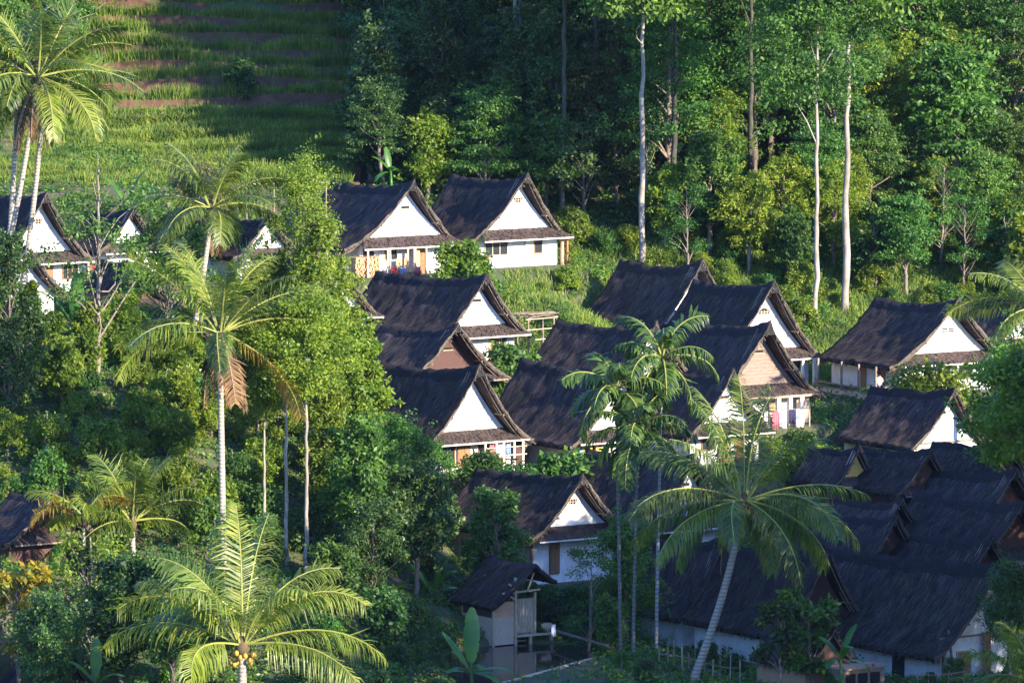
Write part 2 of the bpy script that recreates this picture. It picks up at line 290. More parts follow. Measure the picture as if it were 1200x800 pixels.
# key: apex px, apex py, D, left tip x, right tip x, drop px, ridge left px, dict
HOUSES = [
 dict(ax=486, ay=212, D=236, w=137, h=74, rl=383, yt=1.3, gable='white', wall='white', feats='porch_wood', vent='slit',
      label='ridge-top thatched house with stacked firewood on its open porch, below the rice terraces'),
 dict(ax=619, ay=203, D=239, w=122, h=74, rl=531, yt=1.1, gable='white', wall='white', feats='two_windows', vent='trap',
      label='thatched house with glazed triple window and bare white front standing above the green bank'),
 dict(ax=395, ay=298, D=222, w=118, h=72, rl=310, yt=.6, gable='white', wall='white', feats='plain', vent='slit',
      label='thatched house mostly hidden behind the tall pale green tree, only its curled roof edge showing'),
 dict(ax=571, ay=322, D=219, w=118, h=68, rl=447, yt=.3, gable='white', wall='white', feats='door_right', vent='slit',
      label='thatched house with brown door at right, directly beside the bamboo trellis'),
 dict(ax=538, ay=380, D=209, w=134, h=62, rl=453, yt=.3, gable='woven', wall='white', feats='plain', vent='slit',
      label='thatched house with reddish woven bamboo gable squeezed between two white gabled houses'),
 dict(ax=563, ay=428, D=198, w=134, h=88, rl=440, yt=.2, gable='white', wall='white', feats='h5', vent='trap_l',
      label='thatched house with wooden double shutter and potted plants on a railed porch'),
 dict(ax=684, ay=557, D=184, w=128, h=66, rl=563, yt=.1, gable='white', wall='white', feats='narrow_door', vent='trap', eave=2.75, H=2.55,
      label='shaded white house with one tall brown shutter, behind the pond hut'),
 dict(ax=824, ay=305, D=231, w=134, h=84, rl=729, yt=.4, gable='white', wall='white', feats='plain', vent='slit', kwargs=0,
      label='big dark thatched roof showing only a sliver of white gable behind its neighbour'),
 dict(ax=908, ay=329, D=222, w=140, h=92, rl=815, yt=.6, gable='whiteplank', wall='white', feats='plain_windows', vent='arch',
      label='thatched house with arched vent in its pale plank gable'),
 dict(ax=903, ay=378, D=210, w=136, h=84, rl=796, yt=.4, gable='plank', wall='white', feats='posts', vent='slit',
      label='thatched house with bare wooden plank gable and laundry below its veranda posts'),
 dict(ax=770, ay=378, D=212, w=120, h=70, rl=662, yt=.2, gable='white', wall='white', feats='plain', vent='trap',
      label='thatched house whose small white gable peeps out above the areca palm crowns'),
 dict(ax=737, ay=426, D=200, w=138, h=88, rl=618, yt=.2, gable='white', wall='white', feats='yellow', vent='slit',
      label='thatched house with bright yellow porch wall and purple window'),
 dict(ax=860, ay=434, D=198, w=108, h=70, rl=785, yt=.2, gable='white', wall='white', feats='h11', vent='slit',
      label='thatched house hidden behind the coconut crown, with red and white door front'),
 dict(ax=1124, ay=350, D=218, w=152, h=72, rl=1031, yt=.6, gable='whiteplank', wall='white', feats='veranda', vent='slats2',
      label='wide thatched house with low open side veranda, half hidden by a climbing shrub'),
 dict(ax=1216, ay=344, D=227, w=134, h=60, rl=1140, yt=.2, gable='white', wall='white', feats='plain', vent='slit',
      label='dark thatched roof at the upper right edge behind the wide veranda house'),
 dict(ax=1120, ay=455, D=206, w=104, h=62, rl=1034, yt=.3, gable='white', wall='white', feats='bare', vent='slit_l',
      label='small thatched house with blank white walls and no openings below a timber tie beam'),
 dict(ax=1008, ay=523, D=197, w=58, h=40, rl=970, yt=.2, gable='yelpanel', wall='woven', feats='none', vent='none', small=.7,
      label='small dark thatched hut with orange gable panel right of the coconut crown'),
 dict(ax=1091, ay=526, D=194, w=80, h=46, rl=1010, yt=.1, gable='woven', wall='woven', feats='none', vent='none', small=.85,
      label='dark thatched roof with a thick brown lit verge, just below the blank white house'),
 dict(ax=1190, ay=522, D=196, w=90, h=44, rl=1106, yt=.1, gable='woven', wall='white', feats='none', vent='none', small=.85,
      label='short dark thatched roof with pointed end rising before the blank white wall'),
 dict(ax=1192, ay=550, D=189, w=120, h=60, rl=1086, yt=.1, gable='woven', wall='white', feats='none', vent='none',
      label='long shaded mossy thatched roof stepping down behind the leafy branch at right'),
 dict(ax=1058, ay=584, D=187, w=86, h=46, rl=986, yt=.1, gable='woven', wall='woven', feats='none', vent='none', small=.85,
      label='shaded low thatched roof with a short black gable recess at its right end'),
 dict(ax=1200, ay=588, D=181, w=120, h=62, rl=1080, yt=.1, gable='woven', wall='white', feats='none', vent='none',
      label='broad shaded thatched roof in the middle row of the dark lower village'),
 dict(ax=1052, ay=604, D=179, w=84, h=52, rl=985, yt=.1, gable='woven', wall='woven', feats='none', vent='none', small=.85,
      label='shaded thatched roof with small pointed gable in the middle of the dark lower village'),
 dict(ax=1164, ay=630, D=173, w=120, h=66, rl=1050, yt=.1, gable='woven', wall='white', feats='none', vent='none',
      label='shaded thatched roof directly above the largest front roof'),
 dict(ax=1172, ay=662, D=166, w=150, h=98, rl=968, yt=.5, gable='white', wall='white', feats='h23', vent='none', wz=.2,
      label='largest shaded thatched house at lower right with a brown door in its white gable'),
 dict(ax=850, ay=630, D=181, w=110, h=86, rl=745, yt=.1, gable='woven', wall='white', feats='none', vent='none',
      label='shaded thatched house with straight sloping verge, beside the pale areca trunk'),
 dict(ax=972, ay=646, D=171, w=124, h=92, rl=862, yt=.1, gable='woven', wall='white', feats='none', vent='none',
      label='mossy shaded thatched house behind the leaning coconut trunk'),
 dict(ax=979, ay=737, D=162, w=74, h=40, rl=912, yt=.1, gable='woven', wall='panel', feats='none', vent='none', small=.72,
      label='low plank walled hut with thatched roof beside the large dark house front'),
 dict(ax=816, ay=533, D=189, w=124, h=84, rl=698, yt=.2, gable='white', wall='white', feats='plain', vent='slit',
      label='shaded thatched house whose white gable shows between drooping coconut fronds'),
 # left side
 dict(ax=55, ay=226, D=222, w=122, h=80, rl=-40, yt=.4, gable='white', wall='white', feats='left_front', vent='trap',
      label='thatched house with brilliant white gable behind three leaning palm trunks'),
 dict(ax=33, ay=288, D=213, w=96, h=54, rl=-50, yt=.0, gable='white', wall='white', feats='bare', vent='none', small=.85,
      label='lower white walled house whose thick thatch verge slopes down beside a banana plant'),
 dict(ax=166, ay=303, D=214, w=90, h=54, rl=112, yt=.0, gable='woven', wall='white', feats='none', vent='none', small=.85,
      label='bluish thatched roof sloping behind the open forked tree near the red cloth'),
 dict(ax=158, ay=243, D=232, w=84, h=46, rl=92, yt=.1, gable='white', wall='white', feats='none', vent='none', small=.9,
      label='far thatched house just under the rice terraces at left, partly behind leaves'),
 dict(ax=212, ay=354, D=206, w=110, h=50, rl=148, yt=.0, gable='white', wall='white', feats='plain', vent='none', small=.85,
      label='low thatched house behind the tall coconut palm crown, white wall partly showing'),
 dict(ax=318, ay=250, D=236, w=84, h=46, rl=272, yt=.2, gable='white', wall='white', feats='none', vent='none', small=.9,
      label='small white gabled thatched house between the coconut fronds and the pale green tree'),
 dict(ax=66, ay=575, D=172, w=116, h=54, rl=38, yt=.2, gable='woven', wall='woven', feats='none', vent='none', small=.85,
      label='lone thatched hut among bushes at the lower left'),
 dict(ax=88, ay=768, D=160, w=70, h=40, rl=20, yt=.1, gable='woven', wall='woven', feats='none', vent='none', small=.8,
      label='small thatched hut roof peeking from the bottom left corner'),
]
for hd in HOUSES:
    s = F/(hd['D']+OFF)                      # px per metre
    hd['a'] = hd['w']/2/s/CP
    hd['h'] = hd['h']/s
    hd['L'] = max(4.5, (hd['ax']-hd['rl'])/s/SP)
    hd['small'] = hd.get('small', 1.0)
    hd['eave'] = hd.get('eave', 1.9*hd['small'])
    hd['rise'] = .24*hd['small']
    A = P(hd['ax'], hd['ay'], hd['D'])
    hd['Z'] = hd['eave']+hd['h']             # apex height above floor
    hd['loc'] = Vector((A.x, A.y, A.z-hd['Z']))
    hd['W'] = hd['a']*.76                    # half width of the walls
    hd['g'] = min(1.15, hd['a']*.30)          # gable set back

# ------------------------------------------------------------------ terrain
def ctl(px, py, D):
    p = P(px, py, D); return (p.x, p.y, p.z)
CT = []
for hd in HOUSES:
    L = hd['L']; c = hd['loc']+Vector((-SP*L/2, CP*L/2, 0)); CT.append((c.x, c.y, c.z-.35))
    if hd['D'] > 190: CT.append((hd['loc'].x, hd['loc'].y, hd['loc'].z-.5))
for c in [(700,292,246),(760,300,247),(850,330,243),(960,375,237),(1040,350,241),(1190,345,246),(640,345,230),(700,375,228),
          (60,222,248),(250,222,249),(420,222,250),(150,400,203),(60,450,190),(250,470,192),(150,560,180),(330,640,181),(420,650,180),
          (100,700,165),(300,760,163),(480,740,167),(600,790,166),(700,770,171),(620,742,179),(800,795,164),(950,795,163),(1150,800,160),
          (20,660,168),(460,560,190),(350,500,196),(1000,500,213),(1170,470,212),(-60,300,215),(-60,500,188),(1260,500,200),(1260,640,182)]:
    CT.append(ctl(*c))
zb = P(600, 800, 165).z
for x in (-60, -30, 0, 30, 60): CT += [(x, 150+OFF, zb-.2), (x, 130+OFF, zb-.5)]
# slope behind
for px in (-150, 50, 250, 430):
    for py, D in ((222, 249.5), (195, 256), (152, 263), (100, 270), (50, 276), (0, 283), (-90, 296), (-250, 320), (-450, 350)): CT.append(ctl(px, py, D))
for px in (560, 720, 880, 1050, 1250, 1400):
    for py, D in ((255, 254), (190, 263), (120, 273), (50, 283), (-30, 296), (-150, 316), (-300, 340)): CT.append(ctl(px, py, D))
for x in (-300, 0, 300):
    for D, z in ((450, 10), (600, 60), (900, 130)): CT.append((x, D+OFF, z))
for x in (-200, 200, -100, 100):
    CT += [(x, 160+OFF, zb), (x, 230+OFF, -37), (x, 300+OFF, -20)]
for D, z in ((80, -40), (0, -33), (-100, -20), (-177, -3), (-260, 2)):
    for x in (-200, 0, 200): CT.append((x, D+OFF, z))
CT = np.array(CT)
def rbf_fit(C):
    n = len(C); d = np.hypot(C[:, None, 0]-C[None, :, 0], C[:, None, 1]-C[None, :, 1])
    A = np.zeros((n+3, n+3)); A[:n, :n] = d-np.eye(n)*1.5; A[:n, n] = 1; A[:n, n+1:] = C[:, :2]; A[n:, :n] = A[:n, n:].T
    return np.linalg.solve(A, np.concatenate([C[:, 2], np.zeros(3)]))
CW = rbf_fit(CT)
POND_Z = P(640, 765, 172).z
def PL(px, py, z):
    p = P(px, py, 0); return p*(z/p.z)
PONDC = PL(625, 780, POND_Z)
PA = [(p.x, p.y) for p in (PL(515, 792, POND_Z), PL(530, 764, POND_Z), PL(600, 752, POND_Z), PL(700, 757, POND_Z), PL(704, 772, POND_Z), PL(590, 803, POND_Z), PL(520, 808, POND_Z))]
def in_poly(X, Y, poly):
    ins = np.zeros(X.shape, bool); j = len(poly)-1
    for i in range(len(poly)):
        xi, yi = poly[i]; xj, yj = poly[j]
        c = ((yi > Y) != (yj > Y)) & (X < (xj-xi)*(Y-yi)/(yj-yi+1e-9)+xi); ins ^= c; j = i
    return ins
TER_X0, TER_X1 = P(20, 120, 262).x, P(425, 120, 262).x
def ground_np(X, Y):
    X = np.asarray(X, float); Y = np.asarray(Y, float); sh = X.shape; X = X.ravel(); Y = Y.ravel()
    z = np.full(X.shape, CW[-3]) + CW[-2]*X + CW[-1]*Y
    for i in range(len(CT)):
        z += CW[i]*np.hypot(X-CT[i, 0], Y-CT[i, 1])
    # levelled pads under the houses
    best = np.zeros(X.shape); padz = np.zeros(X.shape)
    for hd in HOUSES:
        dx = X-hd['loc'].x; dy = Y-hd['loc'].y
        lx = dx*CP+dy*SP; ly = -dx*SP+dy*CP
        L = hd['L']; ex = np.abs(lx)-(hd['W']+.7); ey = np.abs(ly-L/2)-(L/2+.2)
        e = np.maximum(np.maximum(ex, ey), 0); wgt = np.clip(1-e/1.6, 0, 1); wgt = wgt*wgt*(3-2*wgt)
        k = wgt > best; best[k] = wgt[k]; padz[k] = hd['loc'].z-.05
    z = z*(1-best)+padz*best
    d = np.hypot(X-PONDC.x, Y-PONDC.y)
    wp = np.clip((10-d)/3, 0, 1)*np.clip((179+OFF-Y)/2, 0, 1); z = z*(1-wp)+(POND_Z+.16+0*z)*wp
    z = np.where(in_poly(X, Y, PA), POND_Z-.6, z)
    # under the terraces
    fx = np.clip((X-TER_X0)/2, 0, 1)*np.clip((TER_X1+2-X)/3, 0, 1)*np.clip((Y-(251+OFF))/1.5, 0, 1)*np.clip((283+OFF-Y)/2, 0, 1)
    z = z-fx*1.6
    return z.reshape(sh)
def gz(x, y): return float(ground_np(np.array([x]), np.array([y]))[0])

def axis(a, b, step, lo, hi, k):
    mid = list(np.arange(a, b, step)); out = []
    v = a; s = step
    while v > lo: s *= k; v -= s; out.append(v)
    out = out[::-1]+mid; v = mid[-1]; s = step
    while v < hi: s *= k; v += s; out.append(v)
    return np.array(out)
gx_ = axis(-38, 40, .55, -600, 600, 1.25); gy_ = axis(150+OFF, 300+OFF, .55, -300, 1400, 1.2)
GX, GY = np.meshgrid(gx_, gy_); GZ = ground_np(GX, GY)
nx, ny = len(gx_), len(gy_)
me = bpy.data.meshes.new('ground'); V = np.stack([GX, GY, GZ], -1).reshape(-1, 3)
me.vertices.add(len(V)); me.vertices.foreach_set('co', V.astype(np.float32).ravel())
ii = (np.arange(ny-1)[:, None]*nx+np.arange(nx-1)[None, :]).ravel()
Q = np.stack([ii, ii+1, ii+1+nx, ii+nx], -1).astype(np.int32)
me.loops.add(Q.size); me.loops.foreach_set('vertex_index', Q.ravel()); me.polygons.add(len(Q))
me.polygons.foreach_set('loop_start', np.arange(0, Q.size, 4, dtype=np.int32)); me.polygons.foreach_set('loop_total', np.full(len(Q), 4, dtype=np.int32))
def ground_mat():
    m, N, L, b = newmat('ground_soil_moss'); mp = coords(N, L); n = noisen(N, L, mp, .35, 8, .7)
    r = ramp(N, [(.35, (.045, .075, .02)), (.52, (.07, .075, .03)), (.68, (.14, .095, .055))]); L.new(n.outputs[0], r.inputs[0])
    n2 = noisen(N, L, mp, 3, 6); c = mix(N, L, .5, r.outputs[0], n2.outputs['Color'], 'OVERLAY')
    L.new(c, b.inputs['Base Color']); b.inputs['Roughness'].default_value = .95; bump(N, L, b, n2.outputs[0], .7, .12); return m
me.materials.append(ground_mat()); me.update(calc_edges=True)
me.polygons.foreach_set('use_smooth', [True]*len(me.polygons))
go = link_mesh('ground', me); tag(go, 'earth hillside stepping down to the valley floor', kind='structure')

# ------------------------------------------------------------------ rice terraces
rng = np.random.default_rng(5)
steps = [222, 208, 195, 182, 168, 152, 136, 118, 97, 79, 61, 41, 22, 2, -18]      # py of each tread's front lip
D0 = [251.5+2.35*i for i in range(len(steps))]
TZ = [P(250, p, d).z for p, d in zip(steps, D0)]
xs = np.linspace(TER_X0-3, TER_X1, 90); mbt = MB(); prof = []
for i in range(len(steps)):
    prof.append(('foot', i)); prof.append(('lip', i)); prof.append(('back', i))
def tdz(x, i): return .28*math.sin(x*.16+i*.55)+.14*math.sin(x*.41+i*1.9)
rows = []
for kind_, i in prof:
    r = []
    for x in xs:
        wob = .55*math.sin(x*.23+i*.9)+.25*math.sin(x*.7+i*2.1)+.12*noise.noise(Vector((x*1.5, i*3.1, 0)))
        yb = D0[i]+OFF+wob
        zt = TZ[i]+tdz(x, i); zprev = (TZ[i-1]+tdz(x, i-1)) if i else TZ[0]-1.8
        if kind_ == 'foot': r.append((x, yb-.12, zprev+.02+.05*noise.noise(Vector((x, i, 1)))))
        elif kind_ == 'lip': r.append((x, yb+.15, zt+.06+.05*noise.noise(Vector((x*2, i, 4)))))
        else: r.append((x, yb+.7, zt))
    rows.append(r)
n_ = len(xs); vs = [p for r in rows for p in r]
mbt.add(vs, [(a*n_+k, a*n_+k+1, (a+1)*n_+k+1, (a+1)*n_+k) for a in range(len(rows)-1) for k in range(n_-1)])
mbt.build('rice_terrace_ground', M['soil'], smooth=False, label='red soil steps of the rice terraces', kind='structure')
# ------------------------------------------------------------------ thatched house
def pitch_z(u, h): return h*(1-(1-abs(u))**1.42)
def make_house(hd, idx):
    rg = random.Random(100+idx)
    a, h, L, Z, g, W, yt, sm = hd['a'], hd['h'], hd['L'], hd['Z'], hd['g'], hd['W'], hd['yt'], hd['small']
    name = 'thatched_hut' if hd['w'] < 90 else 'thatched_house'
    root = empty(name, hd['loc'], PHI+rg.uniform(-.04, .04), hd['label'], 'house' if name == 'thatched_house' else 'hut', 'thatched houses of the village')
    th = .24*sm+.04
    y1 = L+.3                                   # far end of the roof
    seed = idx*7.3
    lean = rg.uniform(-.12, .12); sag = rg.uniform(.08, .34)*sm
    def rz(u, v):
        e = (1-abs(u))**1.3
        return e*(hd['rise']*max(0, 1-v*4)**1.6-(.42*sm*v-.0)-sag*math.sin(math.pi*v)**.8)+lean*.0
    def pt(u, v, top=True):
        yf = yt*abs(u)**1.2; yb = y1-.5*abs(u)
        y = yf+(yb-yf)*v; x = a*u
        z = Z-hd['rise']+rz(u, v)-pitch_z(u, h)+(.06 if abs(u) < .02 else 0)
        if top:
            q = Vector((x*1.2+seed, y*1.2, z*1.2))
            nz = noise.noise(q)*.14+noise.noise(q*3.7)*.06+noise.noise(Vector((u*3+seed, y*5, 2)))*.04
            z += nz; x += noise.noise(q*2.1+Vector((9, 1, 3)))*.05
            if abs(u) > .999: z += noise.noise(Vector((y*2.5, seed, 0)))*.16+noise.noise(Vector((y*8, seed, 0)))*.07
            return Vector((x, y+(noise.noise(q*2.5)*.10 if v < .01 else 0), z))
        t = th*(.55+.45*min(1, abs(u)*3))
        k = 1-.03*(abs(u) > .99)
        return Vector((x*k, y+(.10 if v < .01 else 0), z-t))
    nu, nv = 22, max(20, int(L*4))
    us = [-1+2*i/(2*nu) for i in range(2*nu+1)]
    m = len(us)
    tops = [[pt(u, j/nv) for u in us] for j in range(nv+1)]
    bots = [[pt(u, j/nv, False) for u in us] for j in range(nv+1)]
    T = MB(); vs = [p for j in range(nv+1) for p in tops[j]]+[p for j in range(nv+1) for p in bots[j]]
    o = (nv+1)*m; fs = []
    for j in range(nv):
        for i in range(m-1):
            fs.append((j*m+i, j*m+i+1, (j+1)*m+i+1, (j+1)*m+i)); fs.append((o+j*m+i, o+(j+1)*m+i, o+(j+1)*m+i+1, o+j*m+i+1))
        fs.append((j*m, (j+1)*m, o+(j+1)*m, o+j*m)); fs.append((j*m+m-1, o+j*m+m-1, o+(j+1)*m+m-1, (j+1)*m+m-1))
    for i in range(m-1):
        fs.append((nv*m+i, nv*m+i+1, o+nv*m+i+1, o+nv*m+i))
    T.add(vs, fs)
    roof = T.build('roof', M['thatch'], root, smooth=True)
    # cut front edge of the thatch
    E = MB(); sub = 3
    fe = []
    for i in range(m):
        p, q = tops[0][i], bots[0][i]
        fe.append([p+(q-p)*t+Vector((0, -.03-.05*rg.random() if 0 < t < 1 else -.01, 0)) for t in (0, .3, .65, 1)])
    E.add([p for r in fe for p in r], [(i*4+k, i*4+k+1, (i+1)*4+k+1, (i+1)*4+k) for i in range(m-1) for k in range(3)])
    for _ in range(int(150*sm)):                   # loose ends sticking out of the verge
        u = rg.uniform(-1, 1); p = pt(u, 0, True)-Vector((0, 0, rg.uniform(.0, th)))
        d = Vector((rg.uniform(-.1, .1)+.1*u, -rg.uniform(.04, .14), -rg.uniform(.02, .16)))
        E.add([p+Vector((-.02, .03, 0)), p+Vector((.02, .03, 0)), p+d+Vector((.012, 0, 0)), p+d-Vector((.012, 0, 0))], [(0, 1, 2, 3)])
    E.build('verge', M['edge'], roof)
    # loose fibres over the thatch
    n = int(1700*sm*L/9); Q = []
    for _ in range(n):
        left = rg.random() < .72; u = rg.random()**.8*(-1 if left else 1); v = rg.random(); du = rg.uniform(.05, .13)*(1 if not left else -1)
        u2 = max(-1, min(1, u+du)); p = pt(u, v); q = pt(u2, min(1, max(0, v+rg.uniform(-.012, .012))))
        up = Vector((0, 0, rg.uniform(.012, .05))); w_ = rg.uniform(.008, .024)
        if abs(u2) >= .999: q = q+Vector((.05*math.copysign(1, u2), 0, -rg.uniform(.05, .25)))
        s_ = Vector((0, w_, 0)); Q.append([p+up*.2-s_, p+up*.2+s_, q+up*1.6+s_*.5, q+up*1.6-s_*.5])
    for _ in range(int(L*45)):                      # eave fringe
        sgn = -1 if rg.random() < .6 else 1; v = rg.random(); p = pt(sgn, v)-Vector((0, 0, rg.uniform(0, th*.9)))
        l = rg.uniform(.05, .22); w_ = rg.uniform(.015, .035)
        Q.append([p+Vector((-.06*sgn, -w_, .04)), p+Vector((-.06*sgn, w_, .04)), p+Vector((sgn*.08, w_*.4, -l)), p+Vector((sgn*.08, -w_*.4, -l))])
    lf = link_mesh('loose_thatch', quad_mesh('loose_thatch', np.array([[tuple(c) for c in q] for q in Q]), M['fibre']), roof)
    # ridge cap of black palm fibre
    K = MB(); rc = []
    for j in range(nv+1):
        v = j/nv; v = .0+v
        rc.append([pt(u, v)+Vector((0, 0, k)) for u, k in ((-.10, -.04), (-.085, .03), (-.04, .06), (0, .075), (.04, .06), (.085, .03), (.10, -.04))])
    K.add([p for r in rc for p in r], [(j*7+i, j*7+i+1, (j+1)*7+i+1, (j+1)*7+i) for j in range(nv) for i in range(6)]+[(6, 5, 4, 3, 2, 1, 0), tuple(nv*7+i for i in range(7))])
    K.build('ridge_cap', M['ijuk'], roof, smooth=True)
    # poles lashed along the verge and rafters under the overhang
    for sg in (-1, 1):
        for off_, r_, dz in ((.17, .045, -.07), (.48, .03, -.06)):
            B = MB(); ps = []
            for k in range(12):
                u = sg*(.03+.95*k/11); p = pt(u, 0, False); ps.append(p+Vector((0, off_, dz)))
            B.tube(ps, r_, 6); B.build('verge_pole', M['pole'] if off_ < .3 else M['palewood'], root)
        for k in range(3):
            B = MB(); yy = g-.12-.28*k*(g/1.4)
            ps = [Vector((pt(sg*(.04+.9*q/9), 0, False).x, yy, pt(sg*(.04+.9*q/9), 0, False).z-.02)) for q in range(10)]
            ps = [p for p in ps if p.y > yt*abs(p.x/a)**1.2+.15]
            if len(ps) > 2: B.tube(ps, .035, 5); B.build('rafter', M['pole'], root)
        B = MB(); u = .45; p = pt(sg*u, 0, False)
        B.bar((p.x, g-.02, p.z-.1), (p.x, yt*u**1.2+.08, p.z-.1), .08); B.build('purlin', M['pole'], root)
    # --- walls
    un = lambda x: pt(max(-1, min(1, x/a)), .3, False).z-.0
    def under(x):
        u = min(1, abs(x)/a); return Z-hd['rise']-pitch_z(u, h)-th*(.55+.45*min(1, u*3))-sag*(1-u)**1.3*.6
    wt = under(W)+.02
    H = min(wt, hd.get('H', 2.25*sm)); floor = .0
    wm = {'white': M['white'], 'woven': M['woven'], 'panel': M['panelwood']}[hd['wall']]
    yb = L-.2
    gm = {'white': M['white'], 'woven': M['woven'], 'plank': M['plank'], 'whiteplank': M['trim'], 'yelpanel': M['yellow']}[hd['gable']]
    B = MB(); t = .12
    zb = -.35
    B.box(-W, W, g, g+t, zb, H); B.box(-W, -W+t, g+t, yb, zb, wt-.03); B.box(W-t, W, g+t, yb, zb, wt-.03); B.box(-W+t, W-t, yb-t, yb, zb, H)
    B.build('wall', wm, root)
    # gable: polygon following the underside of the roof
    B = MB(); N_ = 16; xs_ = [-W*.985+2*W*.985*i/N_ for i in range(N_+1)]
    lo = H+.004; pts = []
    for x in xs_: pts.append((x, max(lo+.02, under(x)-.03)))
    fy, by = g+.004, g+.1
    vs = []
    for x, z in pts: vs += [(x, fy, lo), (x, fy, z), (x, by, lo), (x, by, z)]
    fs = []
    for i in range(N_):
        b0, b1 = i*4, i*4+4
        fs += [(b0, b1, b1+1, b0+1), (b0+2, b0+3, b1+3, b1+2), (b0+1, b1+1, b1+3, b0+3), (b0, b0+2, b1+2, b1)]
    fs += [(0, 1, 3, 2), (N_*4, N_*4+2, N_*4+3, N_*4+1)]
    B.add(vs, fs)
    if hd['gable'] in ('plank', 'whiteplank'):
        z = H+.2
        while z < Z-1.3:
            wd = 0
            for x in np.linspace(0, W, 30):
                if under(x)-.06 > z+.2: wd = x
            if wd > .2: B.box(-wd, wd, g-.018, g+.004, z, z+.185)
            z += .2
    gab = B.build('gable', gm, root)
    # gable vent
    v = hd['vent']; zc = Z-hd['rise']-1.45*sm-(h-3.6)*.25
    zc = min(zc, Z-1.5*sm)
    if v != 'none':
        B = MB(); cx = .0
        if v.endswith('_l'): cx = -.45; v = v[:-2]
        if v == 'slit':
            B.box(cx-.28, cx+.28, g-.03, g+.006, zc, zc+.14)
        elif v == 'slats2':
            for k in range(2): B.box(cx-.42, cx-.04, g-.03, g+.006, zc-.35+k*.14, zc-.27+k*.14); B.box(cx+.04, cx+.42, g-.03, g+.006, zc-.35+k*.14, zc-.27+k*.14)
        elif v == 'trap':
            B.add([(cx-.2, g-.02, zc-.1), (cx+.2, g-.02, zc-.1), (cx+.32, g-.02, zc+.16), (cx-.32, g-.02, zc+.16), (cx-.2, g+.02, zc-.1), (cx+.2, g+.02, zc-.1), (cx+.32, g+.02, zc+.16), (cx-.32, g+.02, zc+.16)],
                  [(3,2,1,0),(4,5,6,7),(0,1,5,4),(1,2,6,5),(2,3,7,6),(3,0,4,7)])
        else:
            q = [(cx+.4*math.cos(k*math.pi/10), zc-.1+.34*math.sin(k*math.pi/10)) for k in range(11)]
            B.add([(x, g-.03, z) for x, z in q]+[(x, g+.0, z) for x, z in q], [tuple(range(10, -1, -1))]+[(k, k+1, k+12, k+11) for k in range(10)]+[(10, 0, 11, 21)])
        vent = B.build('vent', M['dark'], gab)
        B = MB()
        if v == 'trap':
            for k in range(3): B.box(cx-.02+.18*(k-1), cx+.02+.18*(k-1), g-.035, g-.021, zc-.1, zc+.16)
            B.box(cx-.3, cx+.3, g-.05, g-.036, zc+.02, zc+.05); B.box(cx-.36, cx+.36, g-.05, g-.0, zc+.165, zc+.21)
        elif v == 'arch':
            for k in (-1, 0, 1): B.box(cx-.03+.2*k, cx+.03+.2*k, g-.06, g-.031, zc-.1, zc+.12)
            B.box(cx-.42, cx+.42, g-.07, g-.061, zc, zc+.04)
        elif v == 'slit':
            B.box(cx-.36, cx+.36, g-.06, g, zc-.05, zc-.005)
        if B.v: B.build('vent_slat', M['palewood'], vent)
    # awning over the front
    aw = .95*sm; az0 = H-.12*sm; az1 = min(H+.42*sm, H+.5)
    wl = W*1.08; wr = a*.93
    def awn(x, y, z): return (x, y, z)
    if hd['feats'] not in ('bare', 'h23'):
        B = MB(); nx_ = 24; row = []
        for k in range(nx_+1):
            f = k/nx_; x0 = -W*.93+f*(W*1.86); x1 = -wl+f*(wl+wr)
            j = .02*noise.noise(Vector((k*1.1, idx, 0)))
            row.append([(x0, g-.01, az1+j), (x0*.5+x1*.5, g-aw*.5, (az0+az1)/2+j-.03), (x1, g-aw, az0+j), (x1, g-aw, az0-.09), (x0, g-.01, az1-.12)])
        B.add([p for r in row for p in r], [(k*5+i, k*5+(i+1) % 5, (k+1)*5+(i+1) % 5, (k+1)*5+i) for k in range(nx_) for i in range(5)]+[(0, 1, 2, 3, 4), tuple(nx_*5+i for i in (4, 3, 2, 1, 0))])
        aw_o = B.build('awning', M['awning'], root)
        B = MB(); B.box(-wl+.05, wr-.05, g-aw-.045, g-aw-.003, az0-.15, az0-.07); B.build('fascia_board', M['trim'] if hd['gable'] in ('white', 'whiteplank') else M['pole'], aw_o)
        if sm > .9:
            Q = []
            for _ in range(260):
                f = rg.random(); x0 = -W*.93+f*W*1.86; x1 = -wl+f*(wl+wr); q = rg.random()
                p = Vector((x0+(x1-x0)*q, g-aw*q, az1+(az0-az1)*q+.01)); l = rg.uniform(.1, .3)
                Q.append([p+Vector((-.02, 0, 0)), p+Vector((.02, 0, 0)), p+Vector((.015, -l, -l*.45+.03)), p+Vector((-.015, -l, -l*.45+.03))])
            link_mesh('loose_thatch', quad_mesh('loose_thatch', np.array([[tuple(c) for c in q] for q in Q]), M['fibre']), aw_o)
    elif hd['feats'] == 'bare':
        B = MB(); B.bar((-W-.1, g-.07, H), (a*.95, g-.07, H), .1, .09); B.build('tie_beam', M['pole'], root)
        B = MB(); B.box(-W-.2, -W+.35, g+1.6, yb-.6, H*.55, H*.72) ; 
    # foundation
    B = MB()
    if sm > .8:
        B.box(-W-.18, W+.18, g-.25, yb+.15, -.95, -.352)
        for k in range(22):
            x = rg.uniform(-W, W); B.ball((x, g-.27, rg.uniform(-.75, -.42)), rg.uniform(.12, .22), .8, 6, 4)
        for k in range(16):
            B.ball((-W-.2, rg.uniform(g, yb), rg.uniform(-.75, -.42)), rg.uniform(.12, .22), .8, 6, 4)
        B.build('foundation', M['stone'], root)
    # ---- openings
    y = g-.003
